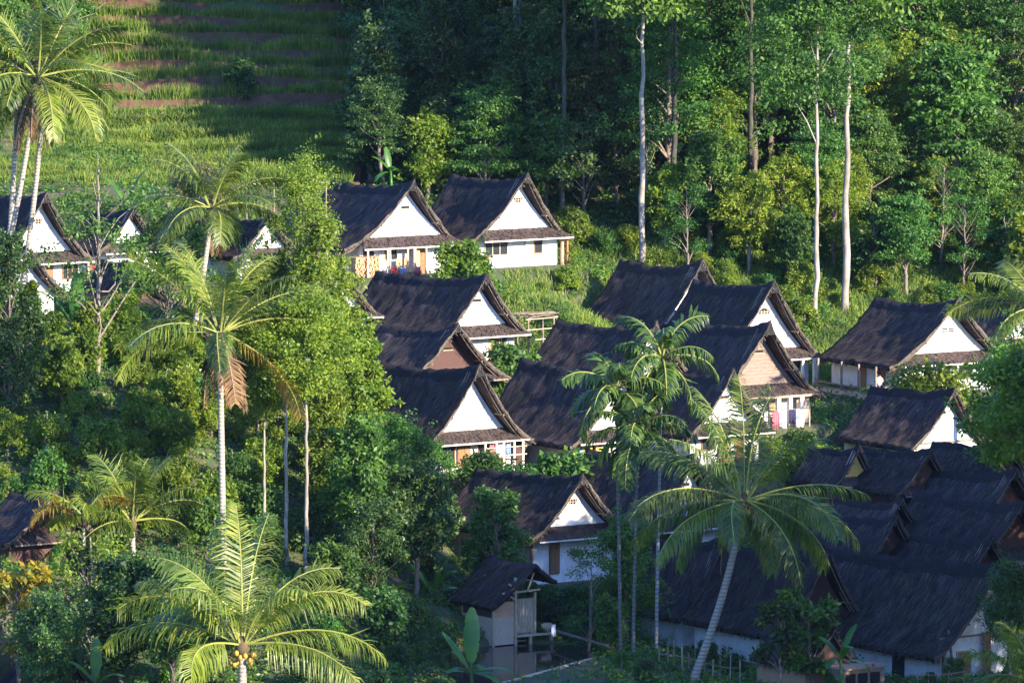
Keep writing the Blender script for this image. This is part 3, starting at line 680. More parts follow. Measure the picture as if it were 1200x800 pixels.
    def window(x, z, w_, h_, shutter=None, panes=2, fm='wood', bars=False, py_=None):
        yy = y
        f = MB(); e = .06
        f.box(x-e, x, yy-.06, yy, z-e, z+h_+e); f.box(x+w_, x+w_+e, yy-.06, yy, z-e, z+h_+e)
        f.box(x, x+w_, yy-.06, yy, z-e, z); f.box(x, x+w_, yy-.06, yy, z+h_, z+h_+e)
        for k in range(1, panes): xx = x+w_*k/panes; f.box(xx-.03, xx+.03, yy-.055, yy-.012, z, z+h_)
        wo = MB(); wo.box(x, x+w_, yy-.01, yy-.001, z, z+h_); win = wo.build('window', M['glass'], root)
        f.build('frame', M[fm], win)
        if shutter:
            s_ = MB()
            for (sx, sw) in shutter:
                s_.box(sx, sx+sw, yy-.13, yy-.09, z-.02, z+h_+.02)
                s_.box(sx+.06, sx+sw*.46, yy-.15, yy-.131, z+.1, z+h_-.18); s_.box(sx+sw*.54, sx+sw-.06, yy-.15, yy-.131, z+.1, z+h_-.18)
            s_.build('shutter', M['wood'] if fm != 'white' else M['white'], win)
        return win
    def door(x, w_, h_, mat='wood', z0=-.3):
        d = MB(); d.box(x, x+w_, y-.035, y, z0, z0+h_)
        for k in range(2):
            d.box(x+.08, x+w_*.46, y-.05, y-.036, z0+.15+k*h_*.47, z0+h_*.45+k*h_*.47); d.box(x+w_*.54, x+w_-.08, y-.05, y-.036, z0+.15+k*h_*.47, z0+h_*.45+k*h_*.47)
        o_ = d.build('door', M[mat], root)
        f = MB(); f.box(x-.08, x-.003, y-.07, y, z0, z0+h_+.08); f.box(x+w_+.003, x+w_+.08, y-.07, y, z0, z0+h_+.08); f.box(x-.003, x+w_+.003, y-.07, y, z0+h_+.003, z0+h_+.08)
        f.build('door_frame', M['palewood'], o_); b = MB(); b.ball((x+w_-.1, y-.06, z0+h_*.5), .03); b.build('handle', M['metal'], o_)
    def post(x, yy=None, z0=-.35, z1=None, mat='palewood', w_=.11):
        yy = g-aw+.06 if yy is None else yy; z1 = az0-.1 if z1 is None else z1
        b = MB(); b.box(x-w_/2, x+w_/2, yy-w_/2, yy+w_/2, z0, z1); b.build('post', M[mat], root)
    def panel(x0, x1, z0, z1, mat, nm='panel', yy=None):
        yy = y-.02 if yy is None else yy
        b = MB(); b.box(x0, x1, yy-.03, yy, z0, z1); return b.build(nm, M[mat], root)
    ft = hd['feats']
    if ft == 'two_windows':
        window(-W+.45, .75, 1.6, 1.05, panes=3, fm='palewood'); window(W*.42, .75, .5, .95, panes=1, fm='wood')
        panel(W*.42-.72, W*.42-.1, .7, 1.75, 'trim', 'shutter', y-.05)
        post(W+.18, g-.3, -.3, H, 'panelwood', .16); post(W+.42, g-.5, -.3, H-.1, 'wood', .12)
    elif ft == 'porch_wood':
        window(-W*.45, .9, .8, .8, panes=2, fm='palewood'); door(W*.22, .8, 1.75, 'wood'); window(-W+.2, .9, .8, .8, panes=2, fm='trim')
        for x in (-W+.05, -W*.55, -W*.5, -.35, .1, .18, .95, W-.35): post(x, mat='palewood')
        panel(-W*.3, .0, .0, 1.0, 'panelwood', 'screen', g-.5); panel(.35, .75, -.3, 1.9, 'panelwood', 'screen', g-.45)
    elif ft == 'door_right':
        door(.9, .62, 1.75, 'wood', -.1); window(1.62, .55, .4, 1.0, panes=1, fm='wood'); window(-1.6, .75, .8, .8)
    elif ft == 'h5':
        window(-W+1.05, .35, .78, 1.35, shutter=[(-W+2.0, .85)], panes=1, fm='wood'); 
        window(.55, .5, .9, 1.0, fm='trim'); door(1.75, .7, 1.8)
        for x in (.5, 1.25, 1.75, 2.45, W+.2): post(x, g-aw+.1, mat='trim')
        b = MB(); b.bar((.5, g-aw+.02, .9), (W+.4, g-aw+.02, .9), .07); b.bar((.5, g-aw+.02, 1.35), (W+.4, g-aw+.02, 1.35), .05); b.build('rail', M['palewood'], root)
        panel(W+.15, W+1.1, -.3, 1.75, 'woven', 'side_screen', g-.1)
    elif ft == 'narrow_door':
        window(-W+1.15, .5, .5, 1.6, shutter=[(-W+1.1, .6)], panes=1, fm='wood')
        b = MB(); b.box(-W-.02, -W+.0, g+2.0, g+2.9, .5, 1.7); b.build('side_window', M['wood'], root); b = MB(); b.box(-W-.02, -W, g+6, g+6.8, .6, 1.7); b.build('side_window', M['wood'], root)
        b = MB(); b.bar((-W-.04, g-.04, -.3), (-W-.04, g-.04, H+.1), .1); b.build('corner_post', M['wood'], root)
    elif ft == 'posts':
        window(-W+.5, .8, .8, .9); door(.7, .8, 1.8, 'panelwood')
        for x in (.75, 1.55, 2.35): post(x, g-aw+.1, z0=-.5, mat='trim', w_=.24)
        panel(W-.6, W+.3, .0, 1.6, 'greyplank', 'screen', g-.3)
        b = MB(); b.bar((-.2, g-aw, az0-.15), (W, g-aw, az0-.15), .1); b.build('beam', M['palewood'], root)
    elif ft == 'yellow':
        panel(-W+.0, -W+1.0, -.3, H-.1, 'yellow', 'yellow_wall', y); b = MB(); b.box(-W+.33, -W+.6, y-.045, y-.031, .9, 1.75); b.build('purple_window', M['blue'], root)
        for x in (-W+.95, -W+1.35): post(x, g-.3, mat='yellow', w_=.14)
        panel(-W+1.02, -W+1.9, -.3, H-.35, 'dark', 'porch_opening_shade', y-.002)  # dark sheet on the wall, painted as the shade of an open porch
        b = MB()
        for k in range(9): b.box(-W+1.4, -W+1.95, g-.36, g-.3, .2+k*.19, .29+k*.19)
        b.build('lattice', M['yellow'], root)
        window(.3, .8, .9, .9); door(1.5, .8, 1.8)
    elif ft == 'h11':
        window(-1.5, .8, .8, .9); door(-.4, .6, 1.75, 'red'); door(.75, .5, 1.75, 'red'); panel(.25, .7, -.3, .6, 'trim'); post(-.9, mat='trim'); post(1.35, mat='trim')
    elif ft == 'veranda':
        window(-1.6, .7, .45, 1.1, panes=1, fm='trim'); window(-.8, .7, .9, .9, panes=2, fm='palewood'); window(.8, .7, .9, .9)
        for x in (-W, -1.0, .1): post(x, mat='trim')
        # open side veranda along the left wall
        b = MB(); b.box(-W-1.5, -W-.02, g+.3, yb-.5, -.42, -.1); b.build('veranda_floor', M['greyplank'], root)
        for yy in (g+.4, g+2.2, g+4.0, yb-.6): post(-W-1.35, yy, -.5, under(W+1.35)+.1 if W+1.35 < a else 1.6, 'pole')
        b = MB(); b.box(-W-.03, -W-.001, g+1.4, g+2.2, -.3, 1.5); b.build('side_door', M['wood'], root); b = MB(); b.box(-W-.03, -W-.001, g+3.4, g+4.0, -.3, 1.5); b.build('side_door', M['wood'], root)
        b = MB(); b.bar((-W-1.45, g+.4, .25), (-W-1.45, yb-.6, .25), .06); b.bar((-W-1.45, g+.4, .0), (-W-1.45, yb-.6, .0), .05); b.build('rail', M['pole'], root)
    elif ft == 'h23':
        door(-W+1.1, .8, 1.75, 'wood', -.1)
        b = MB(); b.bar((-W-.1, g-.08, 2.45), (W, g-.08, 2.5), .1); b.build('tie_beam', M['pole'], root)
        b = MB(); b.bar((-W+.15, g-.1, -.3), (-W+.15, g-.1, 2.2), .13); b.bar((-W+.5, g-.6, -.3), (-W+.45, g-.1, 2.9), .09); b.build('leaning_pole', M['pole'], root)
        b = MB(); b.box(-W-.03, -W-.001, g+2.9, g+3.9, .1, 1.3); b.build('side_window', M['glass'], root)
        panel(-W+2.6, -W+3.1, -.3, 2.6, 'wood', 'plank_screen', g-.2)
    elif ft == 'plain_windows':
        window(-W+.8, .8, .8, .9); window(W-1.5, .9, .9, .8, panes=1, fm='trim'); post(W-.15, mat='trim', w_=.2); post(W-1.0, mat='trim', w_=.14)
    elif ft == 'left_front':
        window(W-1.1, .7, .9, 1.2, panes=3, fm='wood'); window(-W+.8, .8, .8, .9); door(.2, .75, 1.75); post(W+.1, mat='palewood')
    elif ft == 'plain':
        window(-W+.8, .8, .8, .9); door(.3, .75, 1.75)
    elif ft == 'bare' and hd['ax'] > 1000:
        b = MB(); b.box(-W-.02, -W-.001, g+1.6, g+2.4, .75, 1.15); b.build('side_window', M['wood'], root)
        b = MB(); b.box(-W+.1, -W+.16, y-.06, y, H-.9, H-.25); b.build('bracket', M['wood'], root)
        panel(-W+1.4, -W+2.4, -.3, .25, 'red')
    return root
HR = {}
for i, hd in enumerate(HOUSES):
    HR[i] = make_house(hd, i)
# ------------------------------------------------------------------ vegetation
def unit(a): return a/np.maximum(np.linalg.norm(a, axis=-1, keepdims=True), 1e-6)
def leaf_quads(rg, C, rad, n, size, squash=.8, up=.5, droop=.15, shell=.5, aspect=.25, jit=.6):
    """n leaves round each of the clump centres C with radius rad"""
    C = np.repeat(C, n, 0); rad = np.repeat(np.broadcast_to(rad, (len(C)//n,)), n); N = len(C)
    d = unit(rg.normal(size=(N, 3))); r = rg.random(N)**shell
    off = d*(r*rad)[:, None]; off[:, 2] *= squash
    p = C+off
    nrm = unit(d*.55+np.array([0, 0, up])+rg.normal(size=(N, 3))*jit)
    t = unit(np.cross(nrm, rg.normal(size=(N, 3)))); t[:, 2] -= droop; t = unit(t)
    b = unit(np.cross(nrm, t)); l = size*rg.uniform(.65, 1.35, N); w_ = l*aspect
    l = l[:, None]; w_ = w_[:, None]
    return np.stack([p, p+t*l*.5+b*w_, p+t*l, p+t*l*.5-b*w_], 1)

def limb_pts(a, b, k, rg, sag=.12):
    a = np.array(a, float); b = np.array(b, float); L = np.linalg.norm(b-a); out = []
    j = rg.normal(size=3)*L*sag
    for i in range(k+1):
        t = i/k; out.append(a+(b-a)*t+j*math.sin(math.pi*t)+np.array([0, 0, L*.12])*math.sin(math.pi*t))
    return out

def tree_meshes(name, seed, H, kind, leaf, bark, size=.34, density=1.0):
    """returns (trunk mesh, crown mesh) for a tree of height H"""
    rg = np.random.default_rng(seed); T = MB()
    bend = rg.normal(size=2)*H*(.003 if kind == 'top' else .03)
    def axis_(t): return np.array([bend[0]*math.sin(t*2.6), bend[1]*math.sin(t*2.1), H*t])
    r0 = (.035*H**.8+.03)*{'top': .40, 'sparse': .55}.get(kind, .8)
    tt = np.linspace(0, .93, 12)
    tt = np.linspace(0, .93, 22)
    T.tube([axis_(t)+rg.normal(size=3)*np.array([.03, .03, 0])*(t > 0)-(np.array([0, 0, .6]) if t == 0 else 0) for t in tt], [r0*(1.35 if t == 0 else 1)*(1-.78*t)*rg.uniform(.9, 1.1) for t in tt], 8)
    C = []; Rr = []
    if kind == 'round':
        n = int(46*density); lo, rx = .34, .27*H
        for i in range(n):
            a = rg.random()*2*math.pi; t = rg.random(); z = lo+(1-lo)*t
            rr = rx*math.sin(math.pi*min(1, (t*.82+.12)))**.7*(.45+.55*rg.random()**.5)*(.8+.35*math.sin(a*3+seed)+.0)
            c = axis_(min(.97, z))+np.array([rr*math.cos(a), rr*math.sin(a), rg.normal()*.03*H]); C.append(c); Rr.append(rg.uniform(.055, .1)*H*(.85 if H > 10 else 1))
        nl, sq = 230, .75
    elif kind == 'layer':
        n = int(42*density); lo = .38
        for i in range(n):
            a = i*2.4+rg.random(); t = i/n; z = lo+(.99-lo)*t
            rr = .30*H*(1-.55*t)*(.35+.65*rg.random()**.6)
            c = axis_(z)+np.array([rr*math.cos(a), rr*math.sin(a), .05*H*rg.random()]); C.append(c); Rr.append(rg.uniform(.08, .13)*H)
        nl, sq = 250, .28
    elif kind == 'egg':
        n = 46; lo = .22
        for i in range(n):
            a = rg.random()*2*math.pi; t = rg.random(); z = lo+(.98-lo)*t; rr = .24*H*math.sin(math.pi*min(1, t*.86+.1))**.6*(.55+.45*rg.random()**.5)
            C.append(axis_(min(.97, z))+np.array([rr*math.cos(a), rr*math.sin(a), 0])); Rr.append(rg.uniform(.055, .085)*H)
        nl, sq = 150, .85
    elif kind == 'column':
        n = int(90*density); lo = .1
        for i in range(n):
            a = rg.random()*2*math.pi; t = rg.random(); z = lo+(1-lo)*t
            prof_ = (.5+.5*math.sin(min(1, t*1.4)*math.pi*.55))*(1-.78*t**2.2)
            rr = .20*H*prof_*(.3+.7*rg.random()**.5)
            c = axis_(min(.98, z))+np.array([rr*math.cos(a), rr*math.sin(a), rg.normal()*.02*H]); C.append(c); Rr.append(rg.uniform(.032, .06)*H)
        nl, sq = 170, .75
    elif kind == 'bush':
        n = int(24*density); lo = .15
        for i in range(n):
            a = rg.random()*2*math.pi; t = rg.random(); z = lo+(.85-lo)*t
            rr = .5*H*(1-.6*t)*(.3+.7*rg.random()**.5)
            C.append(np.array([rr*math.cos(a), rr*math.sin(a), z*H])); Rr.append(rg.uniform(.12, .22)*H)
        nl, sq = 200, .75
    elif kind == 'top':              # tall bare trunk, crown only high up
        n = int(52*density); lo = .66
        for i in range(n):
            a = rg.random()*2*math.pi; t = rg.random(); z = lo+(1-lo)*t
            rr = .21*H*math.sin(math.pi*(t*.75+.2))*(.3+.7*rg.random()**.5)
            c = axis_(min(.97, z))+np.array([rr*math.cos(a), rr*math.sin(a), rg.normal()*.015*H]); C.append(c); Rr.append(rg.uniform(.04, .07)*H)
        nl, sq = 220, .6
    elif kind == 'sparse':
        n = int(20*density); lo = .35
        for i in range(n):
            a = rg.random()*2*math.pi; t = rg.random(); z = lo+(1-lo)*t
            rr = .3*H*(1-.4*t)*(.3+.7*rg.random()**.5)
            c = axis_(min(.95, z))+np.array([rr*math.cos(a), rr*math.sin(a), rg.normal()*.03*H]); C.append(c); Rr.append(rg.uniform(.06, .10)*H)
        nl, sq = 140, .6
    C = np.array(C); Rr = np.array(Rr)
    lo_z = {'egg': .2, 'round': .25, 'layer': .3, 'column': .05, 'bush': .0, 'top': .5, 'sparse': .2}[kind]
    for i in rg.choice(len(C), min(len(C), {'bush': 10, 'top': 5}.get(kind, 24)), replace=False):
        c = C[i]; t0 = max(lo_z*.9, min(.9, c[2]/H-(.07 if kind == 'top' else .16)-rg.random()*.08)); a0 = axis_(t0)
        rb = r0*(1-.82*t0)*.5
        T.tube(limb_pts(a0, c, 4, rg), [rb, rb*.8, rb*.6, rb*.42, rb*.2], 5, False)
    quads = leaf_quads(rg, C, Rr*1.15, nl, size, sq, shell=.42)
    if kind in ('round', 'column', 'layer'):        # loose leaves between the clumps
        C2 = C[rg.integers(0, len(C), len(C)*4)]+rg.normal(size=(len(C)*4, 3))*Rr.mean()*.9
        quads = np.concatenate([quads, leaf_quads(rg, C2, np.full(len(C2), Rr.mean()*.55), 18, size, sq)])
    return T.mesh(name+'_trunk', M[bark], True), quad_mesh(name+'_crown', quads, M[leaf])

VAR = {}
def variant(key):
    if key not in VAR:
        kind, leaf, H, sd = key
        bark = ('palebark' if leaf != 'dark' else 'darkbark') if kind == 'top' else ('bark')
        size = [1, .8, 1.15, .9][sd % 4]*{'egg': .17, 'bush': .22, 'column': .24}.get(kind, .29 if H > 9 else .24)
        VAR[key] = tree_meshes('_'.join(map(str, key)), hash((kind, H, sd)) % 1000 if False else (len(kind)*131+H*17+sd*7), H, kind, 'leaf_'+leaf, bark, size)
    return VAR[key]
def put_tree(px, py, D, kind='round', leaf='mid', sd=0, name='broadleaf_tree', label=None, group=None, cat='tree', Hs=(4, 8, 13, 19), smax=1.35, xyz=None, height=None, rot=None):
    """tree whose top is at py and that stands on the ground at distance D"""
    if xyz is None:
        p = P(px, py, D); x, y = p.x, p.y; g_ = gz(x, y); H = max(1.0, p.z-g_)
    else:
        x, y = xyz; g_ = gz(x, y); H = height
    base = min(Hs, key=lambda h: abs(math.log(h/H)))
    if kind == 'bush': base = 3
    tm, cm = variant((kind, leaf, base, sd)); s = H/base
    rt = empty(name, (x, y, g_-.05), rot if rot is not None else (px*13.7+D) % 6.28, label, cat, group)
    rt.scale = (s*smaxw(s), s*smaxw(s), s)
    link_mesh('stem' if kind == 'bush' else 'trunk', tm, rt); link_mesh('crown' if kind != 'bush' else 'foliage', cm, rt)
    return rt
def smaxw(s): return 1.0

# ---------------- palms
def frond_mesh(bm_r, rg, base, az, elev, L, droop, lw, nl, mat_quads, hang=.5, width=.042, flop=0, curl=0):
    """one palm frond: rachis tube in bm_r, leaflets appended to mat_quads"""
    n = 12; pts = []; p = np.array(base, float); el = elev; a = az
    for i in range(n+1):
        pts.append(p.copy()); st = L/n
        p = p+np.array([math.cos(a)*math.cos(el), math.sin(a)*math.cos(el), math.sin(el)])*st
        el -= droop/n*(0.4+1.2*i/n); a += curl/n
        el = max(el, -1.5)
    bm_r.tube(pts, [.055*(1-.85*i/n)+.006 for i in range(n+1)], 5, False)
    pts = np.array(pts); tw = rg.normal()*.5
    for k in range(nl):
        t = .16+.84*(k+.5)/nl; f = t*n; i = min(n-1, int(f)); q = pts[i]+(pts[i+1]-pts[i])*(f-i); d = pts[i+1]-pts[i]; d /= np.linalg.norm(d)
        side = np.cross(d, [0, 0, 1.0]); ns = np.linalg.norm(side); side = side/ns if ns > .1 else np.array([math.sin(a), -math.cos(a), 0])
        upv = np.cross(side, d); ct, st_ = math.cos(tw*t), math.sin(tw*t); side, upv = side*ct+upv*st_, upv*ct-side*st_
        ll = lw*math.sin(math.pi*(.12+.80*t))**.75*rg.uniform(.85, 1.1)
        for sg in (-1, 1):
            if rg.random() < .07: continue
            h_ = hang+rg.normal()*.25
            d1 = d*.55+side*sg*.85+upv*(.25-h_*.5)+np.array([0, 0, -h_*.25])+rg.normal(size=3)*.06; d1 /= np.linalg.norm(d1)
            d2 = d1+np.array([0, 0, -h_*1.5])+rg.normal(size=3)*.08; d2 /= np.linalg.norm(d2)
            m_ = q+d1*ll*.5; e = m_+d2*ll*.5
            wv = np.cross(d1, upv if abs(np.dot(d1, upv)) < .9 else side); wv /= max(1e-6, np.linalg.norm(wv)); wv = wv*.8+d*.35
            w0 = width*(.8+.4*rg.random())
            mat_quads.append([q-wv*w0*.5, q+wv*w0*.5, m_+wv*w0, m_-wv*w0]); mat_quads.append([m_-wv*w0, m_+wv*w0, e+wv*w0*.15, e-wv*w0*.15])
def weld_leaf(name, quads, mat): return quad_mesh(name, np.array(quads), mat)

def coconut_palm(px, py, D, fronds, label, base_px=None, lean=(0, 0), r=.17, L=4.6, nuts=8, nutmat='coconut', seed=1, skirt=6, mats=None, trunk=True, group='coconut palms', hang=.6, bpy_=None, lw=1.1, baseD=None):
    """crown centre at px,py,D; trunk down to the ground"""
    rg = np.random.default_rng(seed); c = P(px, py, D); c = np.array(c)
    bx = P(base_px[0], base_px[1], baseD or D) if base_px else Vector((c[0]+lean[0], c[1]+lean[1], 0)); bx = np.array([bx[0], bx[1], gz(bx[0], bx[1])])
    root = empty('coconut_palm', tuple(bx), 0, label, 'palm tree', group)
    rel = c-bx; T = MB(); n = 26; pts = []; rr = []
    for i in range(n+1):
        t = i/n; xy = rel*(t+.10*math.sin(math.pi*t)*np.array([1, 1, 0])); pts.append(np.array([xy[0], xy[1], rel[2]*t-(.5 if i == 0 else 0)]))
        rr.append(r*(1.5 if i == 0 else 1.0-.28*t)*(1+.04*(i % 2)))
    T.tube(pts, rr, 10); T.build('trunk', M['palmbark'], root, smooth=True)
    # fibrous crown base
    B = MB(); B.tube([rel+np.array([0, 0, -.5]), rel+np.array([0, 0, -.1]), rel+np.array([0, 0, .5])], [r*.8, r*1.5, r*.5], 8); B.build('crown_shaft', M['shaft'], root, smooth=True)
    ga = 0
    for k, fr in enumerate(fronds):
        az, el, dr, Lk, mk = fr; Q = []; Rb = MB()
        frond_mesh(Rb, rg, rel+np.array([math.cos(az), math.sin(az), 0])*r*.7+np.array([0, 0, .1]), az, el, L*Lk, dr, lw*(1.05 if Lk < .8 else 1.2), 74, Q, hang=hang*(1.15 if el < .3 else .75), curl=rg.normal()*.4)
        f_ = link_mesh('frond', weld_leaf('frond', Q, M[mk]), root); rb = Rb.build('rachis', M['rachis'] if mk != 'leaf_dry' else M['pole'], f_)
    for k in range(nuts):
        a = rg.random()*6.28; q = rel+np.array([math.cos(a)*(.25+.35*rg.random()), math.sin(a)*(.25+.35*rg.random()), -.2-rg.random()*.75]); B = MB(); B.ball(q, .125, 1.2, 8, 6); B.build('coconut', M[nutmat], root, smooth=True)
    for k in range(skirt):                          # dead hanging leaf sheaths
        a = rg.random()*6.28; Q = []; Rb = MB()
        frond_mesh(Rb, rg, rel+np.array([0, 0, -.1]), a, -.95, L*rg.uniform(.5, .75), .9, .75, 34, Q, hang=1.3)
        f_ = link_mesh('dead_frond', weld_leaf('dead_frond', Q, M['leaf_dry']), root); Rb.build('rachis', M['pole'], f_)
    return root
def ring_fronds(n, seed, el0=1.35, el1=-.35, dr0=1.0, dr1=1.5, mat='palm_leaf', alt=None, a0=0):
    rg = np.random.default_rng(seed); out = []
    for i in range(n):
        if math.sin(a0+i*2.39996) < -.72 and i % 3 != 0 and i > 4: continue
        t = i/(n-1); out.append((a0+i*2.39996+rg.normal()*.12, el0+(el1-el0)*t**.8+rg.normal()*.07, dr0+(dr1-dr0)*t+rg.normal()*.12, .85+.2*math.sin(math.pi*min(1, t*.8+.15)), (alt if alt and rg.random() < .3 else mat)))
    return out

def areca_palm(px, py, D, label, base_px, seed, H_crown=2.1, n=9, baseD=None, bark='arecadark'):
    rg = np.random.default_rng(seed); c = np.array(P(px, py, D)); b = P(base_px, 780, baseD or D); b = np.array([b.x, b.y, gz(b.x, b.y)])
    root = empty('areca_palm', tuple(b), 0, label, 'palm tree', 'slender areca palms by the pond'); rel = c-b
    T = MB(); n_ = 20; T.tube([np.array([rel[0]*(i/n_)**1.3, rel[1]*i/n_, rel[2]*i/n_-(.4 if i == 0 else 0)]) for i in range(n_+1)], [.10-.035*i/n_ for i in range(n_+1)], 8); T.build('trunk', M[bark], root, smooth=True)
    B = MB(); B.tube([rel, rel+np.array([0, 0, .7])], [.09, .06], 8); B.build('crown_shaft', M['areca_leaf'], root, smooth=True)
    for k in range(n):
        Q = []; Rb = MB(); t = k/(n-1)
        frond_mesh(Rb, rg, rel+np.array([0, 0, .55]), k*2.4+rg.normal()*.2, 1.3-1.8*t, H_crown*rg.uniform(.85, 1.15), 1.7, 1.05, 32, Q, hang=.75, width=.08)
        f_ = link_mesh('frond', weld_leaf('frond', Q, M['areca_leaf']), root); Rb.build('rachis', M['rachis'], f_)
    return root

def banana_leaf(B, base, az, el, L, w_, droop, rg):
    n = 40; p = np.array(base, float); rows = []
    for i in range(n+1):
        t = i/n; d = np.array([math.cos(az)*math.cos(el), math.sin(az)*math.cos(el), math.sin(el)])
        side = np.array([-math.sin(az), math.cos(az), 0.0]); up = np.cross(d, side)*-1
        ww = w_*(.08 if t < .15 else math.sin(math.pi*min(1, (t-.12)/.9))**.55)*.5 if t < 1 else .01
        if t < .16: ww = .03
        wl_, wr_ = (ww*rg.choice([1.0, .97, .93, .8], p=[.45, .3, .17, .08]) for _ in range(2)) if t >= .16 else (ww, ww)
        rows.append([p+side*wl_+up*wl_*.35, p.copy(), p-side*wr_+up*wr_*.35]); p = p+d*L/n; el -= droop/n*(.3+1.4*t)
    B.add([q for r in rows for q in r], [(i*3+k, i*3+k+1, (i+1)*3+k+1, (i+1)*3+k) for i in range(n) for k in range(2)])
def banana(px, py, D, label, seed, H=2.6, n=7, first=None, name='banana_plant'):
    rg = np.random.default_rng(seed); c = P(px, py, D); g_ = gz(c.x, c.y); hh = max(.3, c.z-g_)
    root = empty(name, (c.x, c.y, g_), 0, label, 'banana plant', 'banana plants'); T = MB(); T.tube([(0, 0, -.2), (.03, 0, hh*.5), (0, 0, hh)], [.13, .10, .06], 8); T.build('stem', M['banana'], root, smooth=True)
    for k in range(n):
        B = MB(); t = k/max(1, n-1); az, el, L_, w_, dr = (first[k] if first and k < len(first) else (k*2.4+rg.random(), 1.35-1.1*t, H*rg.uniform(.7, 1), .5, .9+.9*t))
        banana_leaf(B, (0, 0, hh-.1), az, el, L_, w_, dr, rg); lf = B.build('leaf', M['banana'], root, smooth=True)
    return root
# ------------------------------------------------------------------ placement of the plants
rnd = random.Random(11)
ring = ring_fronds
# coconut palms
coconut_palm(44, 92, 197, ring(24, 3, 1.3, -.5, .9, 1.4, 'palm_leaf', 'palm_yellow', .4), 'leftmost coconut trunk of three leaning together, with the fullest crown and dead fronds', base_px=(-26, 300), L=5.8, seed=3, skirt=12, nuts=6)
coconut_palm(22, 86, 199, ring(18, 4, 1.3, -.3, .9, 1.4, 'palm_leaf', None, 1.1), 'middle coconut trunk of three leaning together at the left edge', base_px=(-1, 300), L=5.0, seed=4, skirt=2)
coconut_palm(52, 108, 201, ring(16, 5, 1.35, -.2, .9, 1.4, 'palm_leaf', None, 2.1), 'straightest coconut trunk of three leaning together at the left edge', base_px=(14, 300), L=5.0, seed=5, skirt=2)
fr = ring(17, 7, 1.4, .1, .8, 1.5, 'palm_yellow', 'palm_leaf', .2)+[(1.1, 1.3, .9, 1.1, 'palm_leaf'), (2.3, 1.2, 1.1, 1.05, 'palm_yellow')]+[(-.5, -.35, 1.2, 1.1, 'palm_orange'), (-1.2, -.8, .6, .7, 'leaf_dry'), (2.9, .35, 1.6, 1.1, 'palm_yellow'), (3.4, .1, 1.6, 1.05, 'palm_yellow'), (.4, .5, 1.6, 1.0, 'palm_leaf')]
coconut_palm(258, 392, 174, fr, 'tall coconut palm with an orange drooping frond in front of the pale green tree', base_px=(262, 640), L=5.9, seed=8, skirt=4, nuts=10, r=.19, baseD=173)
coconut_palm(248, 245, 196, ring(18, 9, 1.35, -.1, .9, 1.5, 'palm_leaf', None, .5), 'coconut palm whose darker crown rises behind the yellowish one', base_px=(212, 505), L=4.4, seed=9, skirt=2, baseD=193)
fr = ring(22, 12, 1.4, -.55, .8, 1.5, 'palm_leaf', None, .9)+[(1.5, 1.35, .5, 1.1, 'palm_leaf'), (1.0, 1.2, .7, 1.1, 'palm_leaf'), (2.2, 1.25, .8, 1.1, 'palm_leaf'), (-.6, .3, 1.6, 1.15, 'palm_leaf'), (-.3, .1, 1.4, 1.1, 'palm_yellow'), (-1.0, -.2, 1.3, 1.1, 'palm_leaf'), (3.3, .35, 1.4, 1.15, 'palm_leaf'), (2.9, .0, 1.3, 1.1, 'palm_leaf'), (3.6, -.1, 1.1, 1.05, 'palm_yellow')]
coconut_palm(872, 588, 163, fr, 'coconut palm with leaning trunk and green nuts before the dark roofs', base_px=(812, 812), L=6.0, seed=12, skirt=1, nuts=16, r=.22, hang=1.0, lw=1.2)
fr = [(1.6, 1.45, .5, 1.1, 'palm_yellow'), (1.2, 1.35, .6, 1.05, 'palm_yellow'), (2.2, 1.3, .7, 1.1, 'palm_leaf'), (.3, 1.15, 1.5, 1.0, 'palm_yellow'), (-.1, .95, 1.9, 1.1, 'palm_yellow'), (.0, .35, 1.35, 1.15, 'palm_yellow'), (3.1, .45, 1.5, 1.15, 'palm_yellow'), (3.5, .9, 1.8, 1.1, 'palm_yellow'),
      (2.8, 1.0, 1.5, 1.0, 'palm_leaf'), (4.1, 1.15, 1.6, .9, 'palm_yellow'), (5.4, 1.1, 1.5, .9, 'palm_yellow'), (.8, .8, 1.6, 1.0, 'palm_leaf'), (2.4, .6, 1.5, 1.0, 'palm_leaf'), (3.9, .2, 1.2, 1.0, 'palm_yellow'), (5.9, .15, 1.2, 1.0, 'palm_yellow'), (2.9, 1.2, 1.2, .95, 'palm_leaf')]
coconut_palm(284, 757, 148, fr, 'young stout yellowish coconut palm at the bottom of the picture with golden nuts', L=6.3, seed=14, skirt=0, nuts=18, nutmat='gold', r=.25, lw=1.45, hang=.95)
coconut_palm(155, 612, 173, ring(14, 15, 1.4, .1, .8, 1.3, 'palm_leaf', None, .3), 'bushy dark coconut palm without visible trunk in the left thicket', L=4.2, seed=15, skirt=0, nuts=0)
coconut_palm(98, 606, 169, ring(8, 16, 1.0, .1, 1.1, 1.5, 'palm_yellow', 'palm_orange', .3), 'thin young coconut palm with orange tinged fronds beside the lone left hut', L=3.2, seed=16, skirt=0, nuts=0, r=.1)
coconut_palm(1222, 362, 203, ring(16, 17, 1.2, -.3, .9, 1.4, 'palm_leaf', None, .1)+[(3.1, .35, 1.3, 1.2, 'palm_leaf')], 'coconut palm beyond the right edge with one frond arching over the veranda house', L=4.6, seed=17, skirt=1, nuts=0)
coconut_palm(1212, 800, 152, ring(12, 18, 1.4, .1, 1.0, 1.4, 'palm_yellow', None, .1), 'coconut palm at the lower right corner with stiff yellow green fronds', L=3.6, seed=18, skirt=0, nuts=0)
areca_palm(776, 432, 171, 'areca palm with the brightest crown, on the palest straight trunk', 769, 21, 3.4, 14, bark='arecabark')
areca_palm(722, 468, 170, 'left areca palm of three with a dark spreading crown', 727, 22, 3.1, 14)
